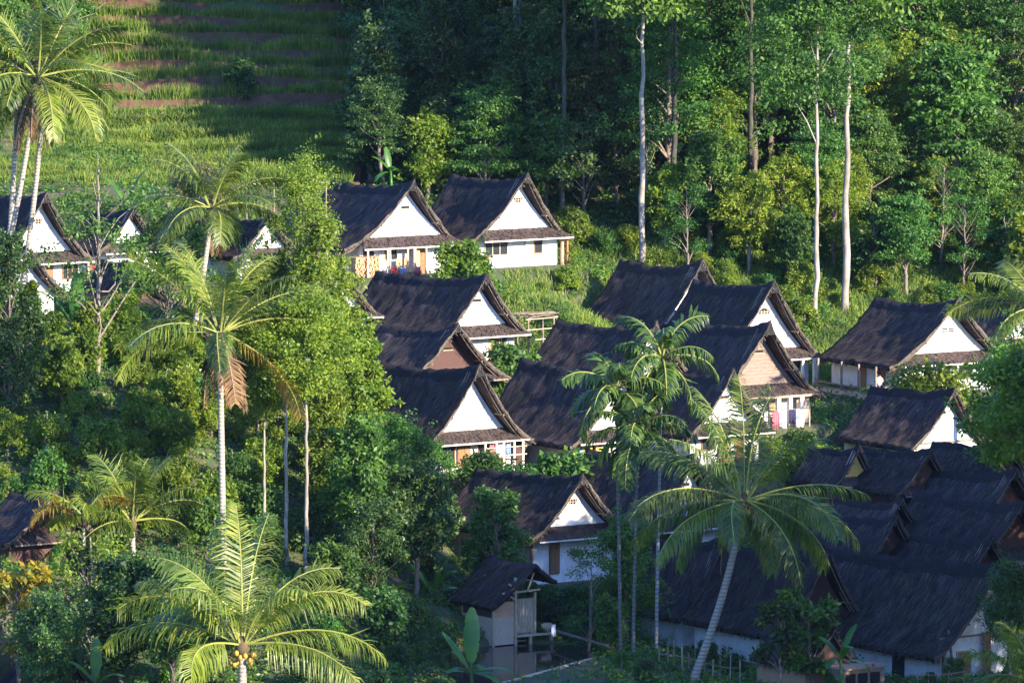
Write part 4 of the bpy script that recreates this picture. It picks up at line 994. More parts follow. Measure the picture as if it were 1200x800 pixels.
areca_palm(748, 515, 169, 'lowest crowned areca palm of three with drooping dark fronds', 742, 23, 3.2, 16)
# banana plants
banana(552, 786, 159, 'banana plant with one tall upright bright leaf at the pond edge', 31, 3.0, 8, first=[(1.5, 1.5, 3.3, .85, .25), (2.6, 1.05, 2.6, .6, .5), (-.2, .45, 2.4, .5, 1.2), (3.2, .3, 2.3, .45, 1.2), (.2, .15, 2.2, .45, 1.2), (-.6, .2, 2.0, .5, 1.3), (4.0, .6, 2.0, .5, 1.4), (5.1, .8, 1.9, .5, 1.6)])
banana(88, 384, 197, 'banana plant with a broad pale leaf before the left white gable', 32, 3.4, 7, first=[(1.4, 1.5, 3.2, .9, .2)])
banana(148, 240, 243, 'banana plant at the foot of the terraces behind the left roofs', 33, 3.2, 7)
banana(458, 200, 250, 'banana plant with a single erect leaf at the forest edge above the roofs', 34, 1.7, 5, first=[(2.1, 1.3, 1.7, .5, .3)])
banana(190, 395, 199, 'banana plant in the thicket below the low left roof', 35, 3.0, 7)
banana(112, 800, 153, 'banana plant with one upright leaf beside the bottom left hut', 36, 2.6, 5, first=[(1.5, 1.5, 2.4, .6, .2)])
banana(985, 772, 158, 'banana plant in shade against the dark lower roofs', 37, 2.4, 6)
banana(505, 700, 178, 'dark banana clump left of the pond hut', 38, 2.8, 7)
# named trees
def TR(px, py, D, kind, leaf, label, sd=0, group=None, name='broadleaf_tree', cat='tree', **k): return put_tree(px, py, D, kind, leaf, sd, name, label, group, cat, **k)
TR(346, 192, 197, 'column', 'bright', 'tallest pale green tree standing left of the ridge-top houses', 1, Hs=(19,))
TR(318, 300, 195, 'column', 'bright', 'slimmer pale green tree against the left flank of the tallest one', 2)
TR(374, 262, 193, 'column', 'bright', 'pale green tree filling the right flank of the tallest one', 0, Hs=(13,))
TR(400, 350, 194, 'column', 'bright', 'bright leafy tree below the curled roof edge of the hidden house', 3)
TR(422, 385, 191, 'column', 'bright', 'leafy tree touching the left end of the reddish gabled house roof', 2)
TR(384, 430, 184, 'column', 'bright', 'mid green tree right of the bare pale trunks', 1)
TR(466, 492, 184, 'round', 'mid', 'rounded tree covering the left end of the shuttered house', 1)
TR(428, 500, 178, 'round', 'mid', 'dense green tree in the centre of the lower thicket', 2)
TR(488, 545, 177, 'round', 'dark', 'dark drooping tree just left of the house behind the pond', 0)
TR(432, 590, 171, 'round', 'dark', 'dark low tree uphill from the pond, left of the hut', 3)
TR(385, 640, 165, 'round', 'mid', 'glossy green tree right of the yellow palm fronds', 1)
TR(455, 690, 165, 'round', 'dark', 'squat dark tree between yellow palm and pond banana', 2)
TR(583, 572, 180, 'egg', 'mid', 'small clipped looking round tree in front of the roof above the pond hut', 7, Hs=(4,))
TR(735, 612, 176, 'round', 'mid', 'leafy tree covering the right end of the white house at the pond', 5)
TR(690, 640, 173, 'sparse', 'mid', 'thin sprawling tree in front of the brown shutter house wall', 1)
TR(712, 700, 171, 'round', 'mid', 'bright small tree on the pond bank behind the areca trunks', 6)
TR(1206, 392, 194, 'round', 'mid', 'leafy tree at the right edge overlapping the blank white house', 4)
TR(1204, 405, 165, 'top', 'bright', 'pale trunked tree at the right edge whose sunlit crown overhangs the dark roofs', 2, Hs=(19,))
TR(12, 280, 186, 'column', 'dark', 'dark glossy tree wrapped in climbers at the left edge', 4)
TR(114, 175, 192, 'sparse', 'mid', 'slender open forked tree in front of the left houses', 3)
TR(196, 222, 204, 'sparse', 'mid', 'feathery tree between the two left coconut crowns', 4)
TR(240, 195, 236, 'round', 'olive', 'brownish green tree at the foot of the rice terraces', 3)
TR(5, 548, 178, 'round', 'bright', 'yellow green creeper-covered tree at the left edge', 5)
TR(108, 612, 163, 'sparse', 'bright', 'citrus tree with yellow fruit among the left bushes', 5)
TR(24, 664, 160, 'sparse', 'yellow', 'small half yellow leaved tree at the left edge', 1, Hs=(4,))
TR(140, 655, 157, 'round', 'dark', 'dark citrus tree in front of the lone left hut', 6)
TR(60, 700, 155, 'round', 'dark', 'dark round tree above the bottom left hut', 7)
TR(200, 660, 156, 'round', 'dark', 'dark bushy tree left of the yellow palm crown', 8)
TR(500, 137, 252, 'round', 'bright', 'sunlit bush-like tree at the edge of the dark forest above the ridge roofs', 9)
TR(718, 60, 258, 'layer', 'olive', 'brownish feathery tree in the shaded hollow beside the tall pale trunk', 1)
TR(285, 72, 269, 'round', 'dark', 'low dark tree growing alone on the rice terraces', 4)
TR(950, 690, 161, 'sparse', 'mid', 'gnarled half bare tree in front of the shaded roofs', 6)
TR(915, 700, 160, 'sparse', 'dark', 'thin forked tree beside the low plank walled hut', 7)
TR(1185, 660, 162, 'round', 'dark', 'dark climber-hung tree against the largest front house', 9)
# shrubs
def SH(px, py, D, leaf, label, sd=0, group=None): return put_tree(px, py, D, 'bush', leaf, sd, 'shrub', label, group, 'shrub')
SH(1096, 408, 212, 'bright', 'bright climbing shrub in front of the veranda house', 1)
SH(930, 500, 202, 'bright', 'round pale bush beside the laundry posts', 2)
SH(905, 512, 201, 'bright', 'smaller bush left of the round pale bush by the laundry', 3)
SH(562, 522, 195, 'mid', 'dark green bush in front of the railed porch', 0)
SH(598, 530, 194, 'mid', 'low bush between railed porch and lower roof', 1)
SH(655, 525, 196, 'mid', 'taro-like bush beside the yellow porch wall', 2)
SH(540, 275, 233, 'bright', 'airy sunlit shrub between the two ridge-top houses', 3)
SH(557, 285, 233, 'mid', 'shrub right of the airy one between the ridge-top houses', 4)
SH(600, 395, 214, 'mid', 'dark shrub beside the brown door under the trellis', 6)
SH(655, 355, 226, 'mid', 'shaded bush on the bank above the trellis', 1)
for k_, (px_, py_, D_) in enumerate([(622, 684, 181.3), (642, 680, 181.4), (660, 686, 181.3), (678, 680, 181.4), (697, 676, 181.6), (716, 672, 182), (650, 698, 179.5), (686, 700, 179.5)]):
    put_tree(px_, py_, D_, 'bush', 'mid' if k_ % 2 else 'dark', k_ % 4, 'shrub', 'shrub at the foot of the white wall above the pond', 'shrubs along the white wall foot', 'shrub')
kinds = ['bright', 'mid', 'bright', 'mid', 'dark']
def free(x, y, m=.6):
    for hd in HOUSES:
        dx = x-hd['loc'].x; dy = y-hd['loc'].y; lx = dx*CP+dy*SP; ly = -dx*SP+dy*CP
        if abs(lx) < hd['a']+m and -m-.8 < ly < hd['L']+m: return False
    return True
def scatter(n, box, Dr, fn, mind, seed, tries=4000):
    rs = random.Random(seed); out = []
    for _ in range(tries):
        if len(out) >= n: break
        px = rs.uniform(*box); D = rs.uniform(*Dr); x = (px-600)/F*(D+OFF); y = D+OFF
        if any((x-a)**2+(y-b)**2 < mind*mind for a, b, _1 in out) or not free(x, y): continue
        if in_poly(np.array([x]), np.array([y]), PA)[0] or (525 < px < 715 and D < 173): continue
        out.append((x, y, px)); fn(x, y, px, D, rs)
def mk(kindsel, hr, label, group, name='broadleaf_tree', cat='tree'):
    def fn(x, y, px, D, rs):
        k, leaf = rs.choice(kindsel); put_tree(0, 0, 0, k, leaf, rs.randrange(4), name, label, group, cat, xyz=(x, y), height=rs.uniform(*hr), rot=rs.uniform(0, 6.28))
    return fn
# bank behind the village
scatter(60, (625, 1230), (236, 250), mk([('bush', 'bright'), ('bush', 'mid'), ('bush', 'bright')], (1.0, 2.4), 'leafy shrub on the sunny bank behind the upper roofs', 'shrubs on the green bank', 'shrub', 'shrub'), 1.7, 51)
scatter(26, (780, 1230), (242, 254), mk([('round', 'mid'), ('sparse', 'mid'), ('layer', 'mid'), ('round', 'bright')], (4, 8), 'small understorey tree at the foot of the right hand forest', 'understorey trees below the right forest'), 2.4, 52)
# thicket on the left
scatter(46, (-10, 330), (176, 204), mk([('bush', 'bright'), ('bush', 'mid'), ('bush', 'bright')], (1.6, 3.2), 'leafy bush of the thicket below the left houses', 'bushes of the left thicket', 'shrub', 'shrub'), 2.0, 53)
rs_ = random.Random(91)
for k_ in range(26):
    px_ = rs_.uniform(-10, 335); D_ = rs_.uniform(180, 202); top = 378+(202-D_)*4.5+rs_.uniform(0, 35); p_ = P(px_, top, D_)
    if not free(p_.x, p_.y): continue
    H_ = p_.z-gz(p_.x, p_.y)
    if 2.2 < H_ < 8: put_tree(px_, top, D_, rs_.choice(['round', 'column', 'round', 'layer']), rs_.choice(['bright', 'mid', 'bright']), rs_.randrange(4), 'broadleaf_tree', 'sunlit low tree with small leaves in the thicket left of the tall palm', 'sunlit trees of the left thicket', 'tree')
scatter(8, (30, 230), (184, 202), mk([('round', 'mid'), ('round', 'bright'), ('column', 'bright')], (3, 4.6), 'low tree of the thicket below the left houses', 'low trees of the left thicket'), 3.0, 54)
scatter(34, (-10, 520), (152, 176), mk([('bush', 'mid'), ('bush', 'dark'), ('bush', 'dark')], (1.2, 2.4), 'dark bush of the valley floor left of the pond', 'bushes of the valley floor', 'shrub', 'shrub'), 2.0, 55)
scatter(22, (660, 1210), (150, 172), mk([('bush', 'mid'), ('bush', 'dark')], (.7, 1.5), 'low bush at the shaded foot of the village right of the pond', 'bushes below the dark roofs', 'shrub', 'shrub'), 2.0, 56)
scatter(16, (360, 520), (178, 196), mk([('bush', 'dark'), ('bush', 'mid'), ('round', 'dark')], (2, 4), 'bush under the dark trees left of the middle houses', 'bushes under the central trees', 'shrub', 'shrub'), 2.4, 57)
scatter(9, (440, 520), (156, 172), mk([('bush', 'mid'), ('bush', 'dark')], (1.0, 2.0), 'leafy bush at the left end of the pond', 'bushes left of the pond', 'shrub', 'shrub'), 1.3, 68)
scatter(12, (596, 712), (173.5, 180), mk([('bush', 'mid'), ('bush', 'dark')], (.9, 1.7), 'leafy bush on the bank between the white house and the pond hut', 'bushes on the pond bank', 'shrub', 'shrub'), 1.2, 58)
scatter(9, (85, 215), (283, 288), mk([('bush', 'bright'), ('bush', 'mid')], (.8, 1.8), 'leafy crop plant near the top of the rice terraces', 'crop plants near the terrace top', 'shrub', 'shrub'), 1.2, 59)
scatter(7, (300, 430), (262, 272), mk([('bush', 'mid'), ('bush', 'dark')], (.8, 1.6), 'low bush on the right end of a terrace', 'bushes on the terrace ends', 'shrub', 'shrub'), 1.5, 60)
# forest
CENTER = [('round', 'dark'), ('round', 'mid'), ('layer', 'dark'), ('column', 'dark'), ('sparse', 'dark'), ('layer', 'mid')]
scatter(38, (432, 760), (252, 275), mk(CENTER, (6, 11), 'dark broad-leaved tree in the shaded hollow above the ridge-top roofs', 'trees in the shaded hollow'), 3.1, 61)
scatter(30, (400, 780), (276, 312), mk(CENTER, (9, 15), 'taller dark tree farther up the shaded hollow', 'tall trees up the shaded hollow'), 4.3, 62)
RIGHT = [('layer', 'mid'), ('round', 'mid'), ('layer', 'mid'), ('column', 'mid'), ('sparse', 'olive'), ('layer', 'bright'), ('round', 'bright'), ('round', 'dark')]
scatter(34, (770, 1240), (254, 276), mk(RIGHT, (9, 14), 'sunlit broad-leaved tree on the right hand forest slope', 'trees on the right forest slope'), 4.0, 63)
scatter(40, (760, 1260), (276, 322), mk(RIGHT, (12, 18), 'tall broad-leaved tree high on the right hand forest slope', 'tall trees high on the right forest slope'), 5.2, 64)
scatter(10, (-30, 110), (262, 290), mk(CENTER, (7, 11), 'dark tree left of the rice terraces behind the palm crowns', 'trees left of the terraces'), 4.0, 65)
scatter(12, (120, 420), (292, 315), mk(CENTER, (8, 12), 'dark tree along the top of the rice terraces', 'trees above the terraces'), 5.0, 66)
# tall pale trunks
def TALL(px, D, H, label, sd=0, leaf='mid', kind='top'):
    x = (px-600)/F*(D+OFF); return put_tree(0, 0, 0, kind, leaf, sd, 'tall_pale_tree', label, None, 'tree', Hs=(19,), xyz=(x, D+OFF), height=H, rot=0)
TALL(752, 245, 24, 'tall straight pale trunk rising right above the ridge-top houses', 0)
TALL(958, 237, 21, 'thinner of the two long pale trunks in the right forest', 1)
TALL(991, 239, 27, 'thicker of the two long pale trunks in the right forest', 2)
TALL(605, 268, 22, 'slanting pale trunk high in the shaded hollow', 3)
TALL(1050, 276, 22, 'pale trunk at the top of the picture right of the long pair', 0)
TALL(853, 266, 22, 'thin grey trunk in the dark gap of the forest', 1)
TALL(1140, 281, 20, 'slim pale trunk near the top right corner', 2)
TALL(1190, 284, 20, 'slim pale trunk beside the top right corner', 3)
TALL(925, 262, 22, 'half hidden grey trunk left of the long pale pair', 0, 'dark')
for k, (px, D, H) in enumerate([(610, 262, 24), (660, 253, 24), (700, 258, 24), (790, 252, 25), (830, 258, 25), (880, 253, 24)]):
    put_tree(0, 0, 0, 'top', 'dark', k % 4, 'tall_forest_tree', 'tall forest tree with its crown above the picture, shading the hollow', 'tall shading trees of the hollow', 'tree', Hs=(19,), xyz=((px-600)/F*(D+OFF), D+OFF), height=H, rot=k*1.3)
# trees beyond the right edge that shade the lower village
k = 0
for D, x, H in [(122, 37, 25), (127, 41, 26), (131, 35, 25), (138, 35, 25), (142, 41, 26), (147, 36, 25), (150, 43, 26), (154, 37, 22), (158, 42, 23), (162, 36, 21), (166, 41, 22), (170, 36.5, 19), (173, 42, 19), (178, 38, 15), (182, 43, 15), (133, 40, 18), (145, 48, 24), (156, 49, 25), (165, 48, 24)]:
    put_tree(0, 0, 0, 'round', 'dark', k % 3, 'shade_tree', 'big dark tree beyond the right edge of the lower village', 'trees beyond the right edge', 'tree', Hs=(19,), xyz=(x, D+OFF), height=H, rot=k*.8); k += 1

for k, (px, D, H, lb) in enumerate([(333, 176, 14, 'grey forked trunk left of the thick pale one in the centre left thicket'), (357, 175, 15, 'thickest pale bare trunk behind the yellow palm'), (308, 178, 11, 'thin grey trunk between the tall coconut palm and the thick pale trunk')]):
    put_tree(0, 0, 0, 'top', 'bright', k, 'pale_trunked_tree', lb, None, 'tree', Hs=(19,), xyz=((px-600)/F*(D+OFF), D+OFF), height=H, rot=k)
# ------------------------------------------------------------------ undergrowth and grass
rgg = np.random.default_rng(77)
N = 42000
D = rgg.uniform(150, 262, N); px = rgg.uniform(-60, 1260, N); X = (px-600)/F*(D+OFF); Y = D+OFF
keep = np.ones(N, bool)
for hd in HOUSES:
    dx = X-hd['loc'].x; dy = Y-hd['loc'].y; lx = dx*CP+dy*SP; ly = -dx*SP+dy*CP
    keep &= ~((np.abs(lx) < hd['W']+.5) & (ly > -1.2) & (ly < hd['L']+.5))
keep &= ~in_poly(X, Y, PA)
keep &= ~((px > 480) & (px < 712) & (D < 172) & (rgg.random(N) < .8))
keep &= ~((X > TER_X0-1) & (X < TER_X1+1) & (Y > 252+OFF))
X, Y = X[keep], Y[keep]; Z = ground_np(X, Y)
hn = np.array([noise.noise(Vector((a*.25, b*.25, 0))) for a, b in zip(X, Y)])
k2 = hn > -.5; X, Y, Z, hn = X[k2], Y[k2], Z[k2], hn[k2]
hgt = np.clip(.15+hn*1.1, .05, .8)*rgg.random(len(X))
C = np.stack([X, Y, Z+hgt], 1)
sel = rgg.random(len(C)); names = [('leaf_mid', 0, .45), ('leaf_bright', .45, .75), ('leaf_dark', .75, 1.01)]
for m_, a_, b_ in names:
    q = C[(sel >= a_) & (sel < b_)]
    o = link_mesh('undergrowth', quad_mesh('undergrowth', leaf_quads(rgg, q, np.full(len(q), .42), 13, .22, .7, .7), M[m_])); tag(o, {'leaf_mid': 'mid green', 'leaf_bright': 'yellow green', 'leaf_dark': 'dark green'}[m_]+' low leafy undergrowth covering the slopes between houses', kind='stuff')
# forest floor cover
N = 9000; D = rgg.uniform(250, 330, N); px = rgg.uniform(-60, 1260, N); X = (px-600)/F*(D+OFF); Y = D+OFF
keep = ~((X > TER_X0-1) & (X < TER_X1+1) & (Y < 290+OFF)); X, Y = X[keep], Y[keep]; Z = ground_np(X, Y)
C = np.stack([X, Y, Z+rgg.random(len(X))*.9], 1)
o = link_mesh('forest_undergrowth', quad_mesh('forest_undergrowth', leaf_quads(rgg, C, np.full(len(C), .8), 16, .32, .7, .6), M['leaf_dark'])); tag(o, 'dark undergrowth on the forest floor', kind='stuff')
# rice and grass on the terraces
def blades(X, Y, Z, h, wd, lean=.25):
    n = len(X); a = rgg.random(n)*6.28; b = np.stack([np.cos(a), np.sin(a), np.zeros(n)], 1)*wd[:, None] if hasattr(wd, '__len__') else np.stack([np.cos(a), np.sin(a), np.zeros(n)], 1)*wd
    p = np.stack([X, Y, Z], 1); d = np.stack([rgg.normal(size=n)*lean, rgg.normal(size=n)*lean, np.ones(n)], 1)*h[:, None]
    return np.stack([p-b, p+b, p+d+b*.25, p+d-b*.25], 1)
allq = []
for i in range(len(steps)-1):
    low = steps[i] > 125
    n = 10000 if low else 12000
    X = rgg.uniform(TER_X0-2, TER_X1-.5, n); t = rgg.random(n)**(1.0 if low else 1.3)
    wob = .55*np.sin(X*.23+i*.9)+.25*np.sin(X*.7+i*2.1)
    gap = np.sin(X*.9+i*1.7)*np.sin(X*.37+i)
    Y = D0[i]+OFF+wob+.2+t*(2.2 if low else 1.5); Z = TZ[i]+.28*np.sin(X*.16+i*.55)+.14*np.sin(X*.41+i*1.9); h = rgg.uniform(.35, .8, n)*(.75 if low else .95)*(1+.25*gap)*np.where(t < .12, 1.35, .9)
    kp = np.sin(X*.9+i*1.7)*np.sin(X*.37+i)+np.sin(X*2.3+i*5)*.4+rgg.random(n)*1.6 > (.15 if not low else -.6)
    allq.append(blades(X[kp], Y[kp], Z[kp], h[kp], .035))
    if steps[i] >= 130:                                             # grass hanging over the riser
        n2 = 6000; X = rgg.uniform(TER_X0-2, TER_X1-.5, n2); wob = .55*np.sin(X*.23+i*.9)+.25*np.sin(X*.7+i*2.1)
        zp = TZ[i-1] if i else TZ[0]-1.8; tt_ = rgg.random(n2); allq.append(blades(X, D0[i]+OFF+wob-.15-rgg.random(n2)*.2, zp+(TZ[i]-zp)*tt_+.28*np.sin(X*.16+i*.55)*.9, rgg.uniform(.2, .5, n2), .035, .5))
o = link_mesh('rice_grass', quad_mesh('rice_grass', np.concatenate(allq), M['grass'])); tag(o, 'rows of young green rice and grass on the terraces', kind='stuff')
# grass on the sunny bank and paths
n = 60000; D = rgg.uniform(222, 251, n); px = rgg.uniform(590, 1240, n); X = (px-600)/F*(D+OFF); Y = D+OFF
keep = np.ones(n, bool)
for hd in HOUSES:
    dx = X-hd['loc'].x; dy = Y-hd['loc'].y; lx = dx*CP+dy*SP; ly = -dx*SP+dy*CP
    keep &= ~((np.abs(lx) < hd['W']+.4) & (ly > -.6) & (ly < hd['L']+.4))
X, Y = X[keep], Y[keep]; Z = ground_np(X, Y)
o = link_mesh('bank_grass', quad_mesh('bank_grass', blades(X, Y, Z-.03, rgg.uniform(.2, .55, len(X)), .04, .4), M['grass'])); tag(o, 'sunlit grass on the bank above the upper roofs', kind='stuff')
# ------------------------------------------------------------------ pond and hut over it
m, N, L, b = newmat('pond_water'); b.inputs['Base Color'].default_value = (.035, .03, .024, 1); b.inputs['Roughness'].default_value = .06; b.inputs['Specular IOR Level'].default_value = .6
mp = coords(N, L); n_ = noisen(N, L, mp, 1.6, 3); bump(N, L, b, n_.outputs[0], .12, .03); M['water'] = m
B = MB(); B.add([(x, y, POND_Z) for x, y in PA], [tuple(range(len(PA)))]); B.build('pond_water', M['water'], label='still brown pond water in front of the hut', kind='structure')
# stone rim
def zat(p, z): return Vector((p[0], p[1], z))
B = MB()
for i in (4,):
    a, c = PA[i], PA[(i+1) % len(PA)]; B.bar(zat(a, POND_Z+.08), zat(c, POND_Z+.08), .22, .22)
B.build('timber_beam', M['greyplank'], label='pale timber beam lying along the near side of the pond', cat='beam')
# hut
hp = P(628, 660, 175); hut_loc = Vector((hp.x, hp.y, POND_Z)); hs = F/(175+OFF)
root = empty('pond_hut', hut_loc, PHI, 'small plank hut with thatched roof standing on posts over the pond', 'hut')
zA = hp.z-POND_Z; Lr = 4.6; T = MB(); us = [-1+i/9 for i in range(19)]; nv = 22; vt = []; vb = []
dropL, dropR, aL, aR = 2.15, 1.05, 2.5, 1.55
for j in range(nv+1):
    for u in us:
        q = Vector((u*3, j*.4, 0)); z = zA-(dropL if u < 0 else dropR)*(1-(1-abs(u))**1.2)-.12*math.sin(math.pi*j/nv)*(1-abs(u))+noise.noise(q*2)*.05
        x = u*(aL if u < 0 else aR); y = .3*abs(u)+(Lr-.3*abs(u))*j/nv; vt.append((x, y, z)); vb.append((x*.98, y, z-.2))
m_ = len(us); o_ = len(vt); fs = []
for j in range(nv):
    for i in range(m_-1): fs += [(j*m_+i, j*m_+i+1, (j+1)*m_+i+1, (j+1)*m_+i), (o_+j*m_+i, o_+(j+1)*m_+i, o_+(j+1)*m_+i+1, o_+j*m_+i+1)]
    fs += [(j*m_, (j+1)*m_, o_+(j+1)*m_, o_+j*m_), (j*m_+m_-1, o_+j*m_+m_-1, o_+(j+1)*m_+m_-1, (j+1)*m_+m_-1)]
for i in range(m_-1): fs += [(i, o_+i, o_+i+1, i+1), (nv*m_+i, nv*m_+i+1, o_+nv*m_+i+1, o_+nv*m_+i)]
T.add(vt+vb, fs); rf = T.build('roof', M['thatch'], root, smooth=True)
rg = random.Random(4); Q = []
for _ in range(700):
    j = rg.randrange(nv); i = rg.randrange(m_-1); p = Vector(vt[j*m_+i]); s_ = -1 if us[i] < 0 else 1; k = max(0, min(m_-1, i+s_)); q = Vector(vt[j*m_+k])+Vector((.1*s_, 0, -.05)) ; p += Vector((0, rg.uniform(0, .2), .02)); q += Vector((0, p.y-vt[j*m_+i][1], .05))
    Q.append([p-Vector((0, .02, 0)), p+Vector((0, .02, 0)), q+Vector((0, .01, 0)), q-Vector((0, .01, 0))])
link_mesh('loose_thatch', quad_mesh('loose_thatch', np.array([[tuple(c) for c in q] for q in Q]), M['fibre']), rf)
wz0, wz1 = .05, zA-dropL+.12
def hb(nm, mat, *bx):
    B = MB()
    for q in bx: B.box(*q)
    return B.build(nm, M[mat], root)
zm = wz0+(wz1-wz0)*.66
hb('lower_wall', 'greyplank', (-2.2, -.92, .7, .76, wz0, zm)); hb('upper_wall', 'panelwood', (-2.2, -.92, .69, .75, zm+.003, wz1+.05))
hb('side_wall', 'greyplank', (-2.26, -2.203, .7, 3.6, wz0, zm)); hb('upper_side_wall', 'woven', (-2.27, -2.206, .7, 3.6, zm+.003, wz1-.02))
B = MB()
for k in range(15): x = -.83+k*.092; B.box(x, x+.086, .9+.01*(k % 2), .94+.01*(k % 2), wz0+.5, wz1+.12)
B.build('slat_screen', M['palewood'], root)
for x, y, z1 in ((-.86, .62, zA-.75), (-2.22, .65, wz1), (.5, .88, wz1+.4), (-.86, 3.5, zA-.9), (-2.22, 3.55, wz1)):
    B = MB(); B.box(x-.06, x+.06, y-.06, y+.06, -.9, z1); B.build('post', M['palewood'], root)
B = MB(); B.bar((-1.7, .56, wz1+.5), (.6, .56, wz1+.58), .09); B.build('tie_beam', M['palewood'], root)
for p, q in (((-.86, .54, wz1+.6), (-1.35, .5, wz1+1.0)), ((-.2, .5, wz1+.55), (.1, .35, wz1+1.5)), ((-.9, .52, wz1+.1), (-1.5, .5, wz1+.5)), ((-1.95, .5, wz1-.05), (-1.55, .46, wz1+.4))):
    B = MB(); B.bar(p, q, .08); B.build('brace', M['palewood'], root)
hb('floor', 'greyplank', (-.8, 1.5, .4, 1.7, .42, .50), (-2.2, .5, 1.0, 3.5, .1, .16))
for x in (.0, 1.3):
    B = MB(); B.box(x-.07, x+.07, .45, .59, -.9, .415); B.build('post', M['palewood'], root)
# footbridge rail to the bank
a_, c_ = hut_loc+Vector((.9, 1.3, .6)), PL(712, 756, POND_Z+.7)
B = MB(); B.bar(a_, c_, .14, .1); B.build('bamboo_footbridge', M['pole'], label='thin bamboo pole bridge from the pond hut to the bank', cat='bridge')

# ------------------------------------------------------------------ village things
def thing(name, p, label, cat, group=None, rz=0): return empty(name, p, rz, label, cat, group)
def local(hi, x, y, z):
    hd = HOUSES[hi]; return hd['loc']+Vector((x*CP-y*SP, x*SP+y*CP, z))
# firewood stacks
def woodpile(hi, x, y, w_, h_, d, label, z=-.3):
    r = thing('firewood_pile', local(hi, x, y, z), label, 'firewood', 'firewood stacks', PHI); rg = random.Random(hi+int(x*10)); row = 0; zz = .06
    big = MB(); cnt = 0
    while zz < h_:
        xx = .06
        while xx < w_:
            rr = rg.uniform(.045, .075); j = rg.uniform(-.08, .08)
            if cnt < 90:
                B = MB(); B.tube([(xx, -d/2+j, zz), (xx, d/2+j, zz)], rr, 6); B.build('log', M['log'], r)
            else: big.tube([(xx, -d/2+j, zz), (xx, d/2+j, zz)], rr, 6)
            cnt += 1; xx += rr*2.05
        zz += .115
    if big.v: big.build('logs_above', M['log'], r, kind='stuff')
woodpile(0, -3.9, .9, 1.7, 1.5, .8, 'tall stack of split firewood at the left end of the ridge-top porch')
woodpile(0, -.8, .35, 1.3, .55, .6, 'low stack of firewood in the middle of the ridge-top porch')
woodpile(1, .2, .6, 1.6, .3, .6, 'thin row of firewood along the foot of the blank ridge-top front', -.62)
woodpile(5, -.55, .0, .9, .45, .5, 'small firewood heap under the wooden shutter')
# washing on lines
def cloth(p, w_, h_, mat, label, group=None, rz=PHI):
    o = thing('hanging_cloth', p, label, 'laundry', group, rz); B = MB(); n = 8; vs = []
    for i in range(n+1):
        x = w_*(i/n-.5); vs += [(x, .05*math.sin(i*1.7), 0), (x*.97, .08*math.sin(i*1.7+.5), -h_*.5), (x*.94+.02, .10*math.sin(i*1.7+1), -h_)]
    B.add(vs, [(i*3+k, i*3+k+1, (i+1)*3+k+1, (i+1)*3+k) for i in range(n) for k in range(2)])
    ob = B.build('fabric', M[mat], o, smooth=True); md = ob.modifiers.new('thickness', 'SOLIDIFY'); md.thickness = .02
    B = MB(); B.ball((-w_*.35, 0, .02), .025); B.ball((w_*.35, 0, .02), .025); B.build('pegs', M['palewood'], o); return o
H8 = 9
for x, w_, h_, mt, lb in ((-.55, .35, 1.0, 'wcloth', 'white shirt at the left end of the washing line'), (.15, .45, 1.3, 'pink', 'pinkish red cloth on the washing line below the plank gable'), (.75, .32, 1.25, 'wcloth', 'narrow white cloth beside the pinkish red one'),
                       (1.3, .4, .8, 'navy', 'dark garment on the washing line'), (1.85, .55, 1.2, 'wcloth', 'wide white sheet at the right end of the washing line')):
    cloth(local(H8, x, -.35, .95), w_, h_, mt, lb, 'washing under the plank gable')
r = thing('washing_line', local(H8, -1.1, -.35, -.9), 'bamboo washing line below the plank gabled house', 'washing line', None, PHI)
B = MB(); B.bar((0, 0, 1.87), (3.6, 0, 1.87), .04); B.build('rail', M['pole'], r)
for x in (0, 1.8, 3.6):
    B = MB(); B.tube([(x, 0, -.3), (x, 0, 2.0)], .04, 6); B.build('post', M['palewood'], r)
for x, mt, lb in ((2.1, 'blue', 'blue cloth hanging on the railed porch'), (1.0, 'pink', 'pink cloth hanging on the railed porch'), (1.55, 'wcloth', 'white cloth hanging on the railed porch')):
    cloth(local(5, x, .35, 1.5), .3, .7, mt, lb, 'washing on the railed porch')
for x, mt, lb in ((-.9, 'blue', 'blue cloth in front of the ridge-top porch'), (-1.5, 'red', 'red cloth in front of the ridge-top porch'), (.2, 'pink', 'round pink cloth by the low firewood stack')):
    cloth(local(0, x, -.1, .5), .35, .5, mt, lb, 'washing at the ridge-top porch')
cloth(P(742, 0, 0)*0+local(1, -2.9, .1, .8), .3, .6, 'red', 'red cloth hung by the triple window of the ridge-top house')
cloth(local(29, 3.4, .6, 1.6), .5, .6, 'red', 'bright red cloth on the wall beside the left white gable', None)
cloth(PL(649, 752, POND_Z+1.2)+Vector((0, 0, .9)), .22, .6, 'wcloth', 'white cloth hanging by the pond behind the hut')
# trellis above the brown door
tp = P(634, 372, 222); g_ = min(gz(tp.x, tp.y), tp.z-1.6); TH = tp.z-g_; 
r = thing('bamboo_trellis', (tp.x, tp.y, g_), 'rough bamboo trellis with a flat top beside the house with brown door', 'trellis', None, PHI)
for x, y in ((-.9, 0), (.9, 0), (-.9, 1.2), (.9, 1.2)):
    B = MB(); B.tube([(x, y, -.3), (x+.03, y, TH*.5), (x, y, TH)], .05, 6); B.build('post', M['pole'], r)
for z in (TH-1.3, TH-.7, TH-.08):
    B = MB(); B.tube([(-1.1, -.03, z), (1.2, .02, z+.04)], .035, 6); B.build('crossbar', M['palewood'], r)
B = MB(); rg = random.Random(6)
for k in range(26):
    B.tube([(rg.uniform(-1.3, -.6), rg.uniform(-.2, 1.4), TH+rg.uniform(0, .25)), (rg.uniform(.6, 1.4), rg.uniform(-.2, 1.4), TH+rg.uniform(0, .3))], .02, 4)
B.build('brushwood_top', M['pole'], r)
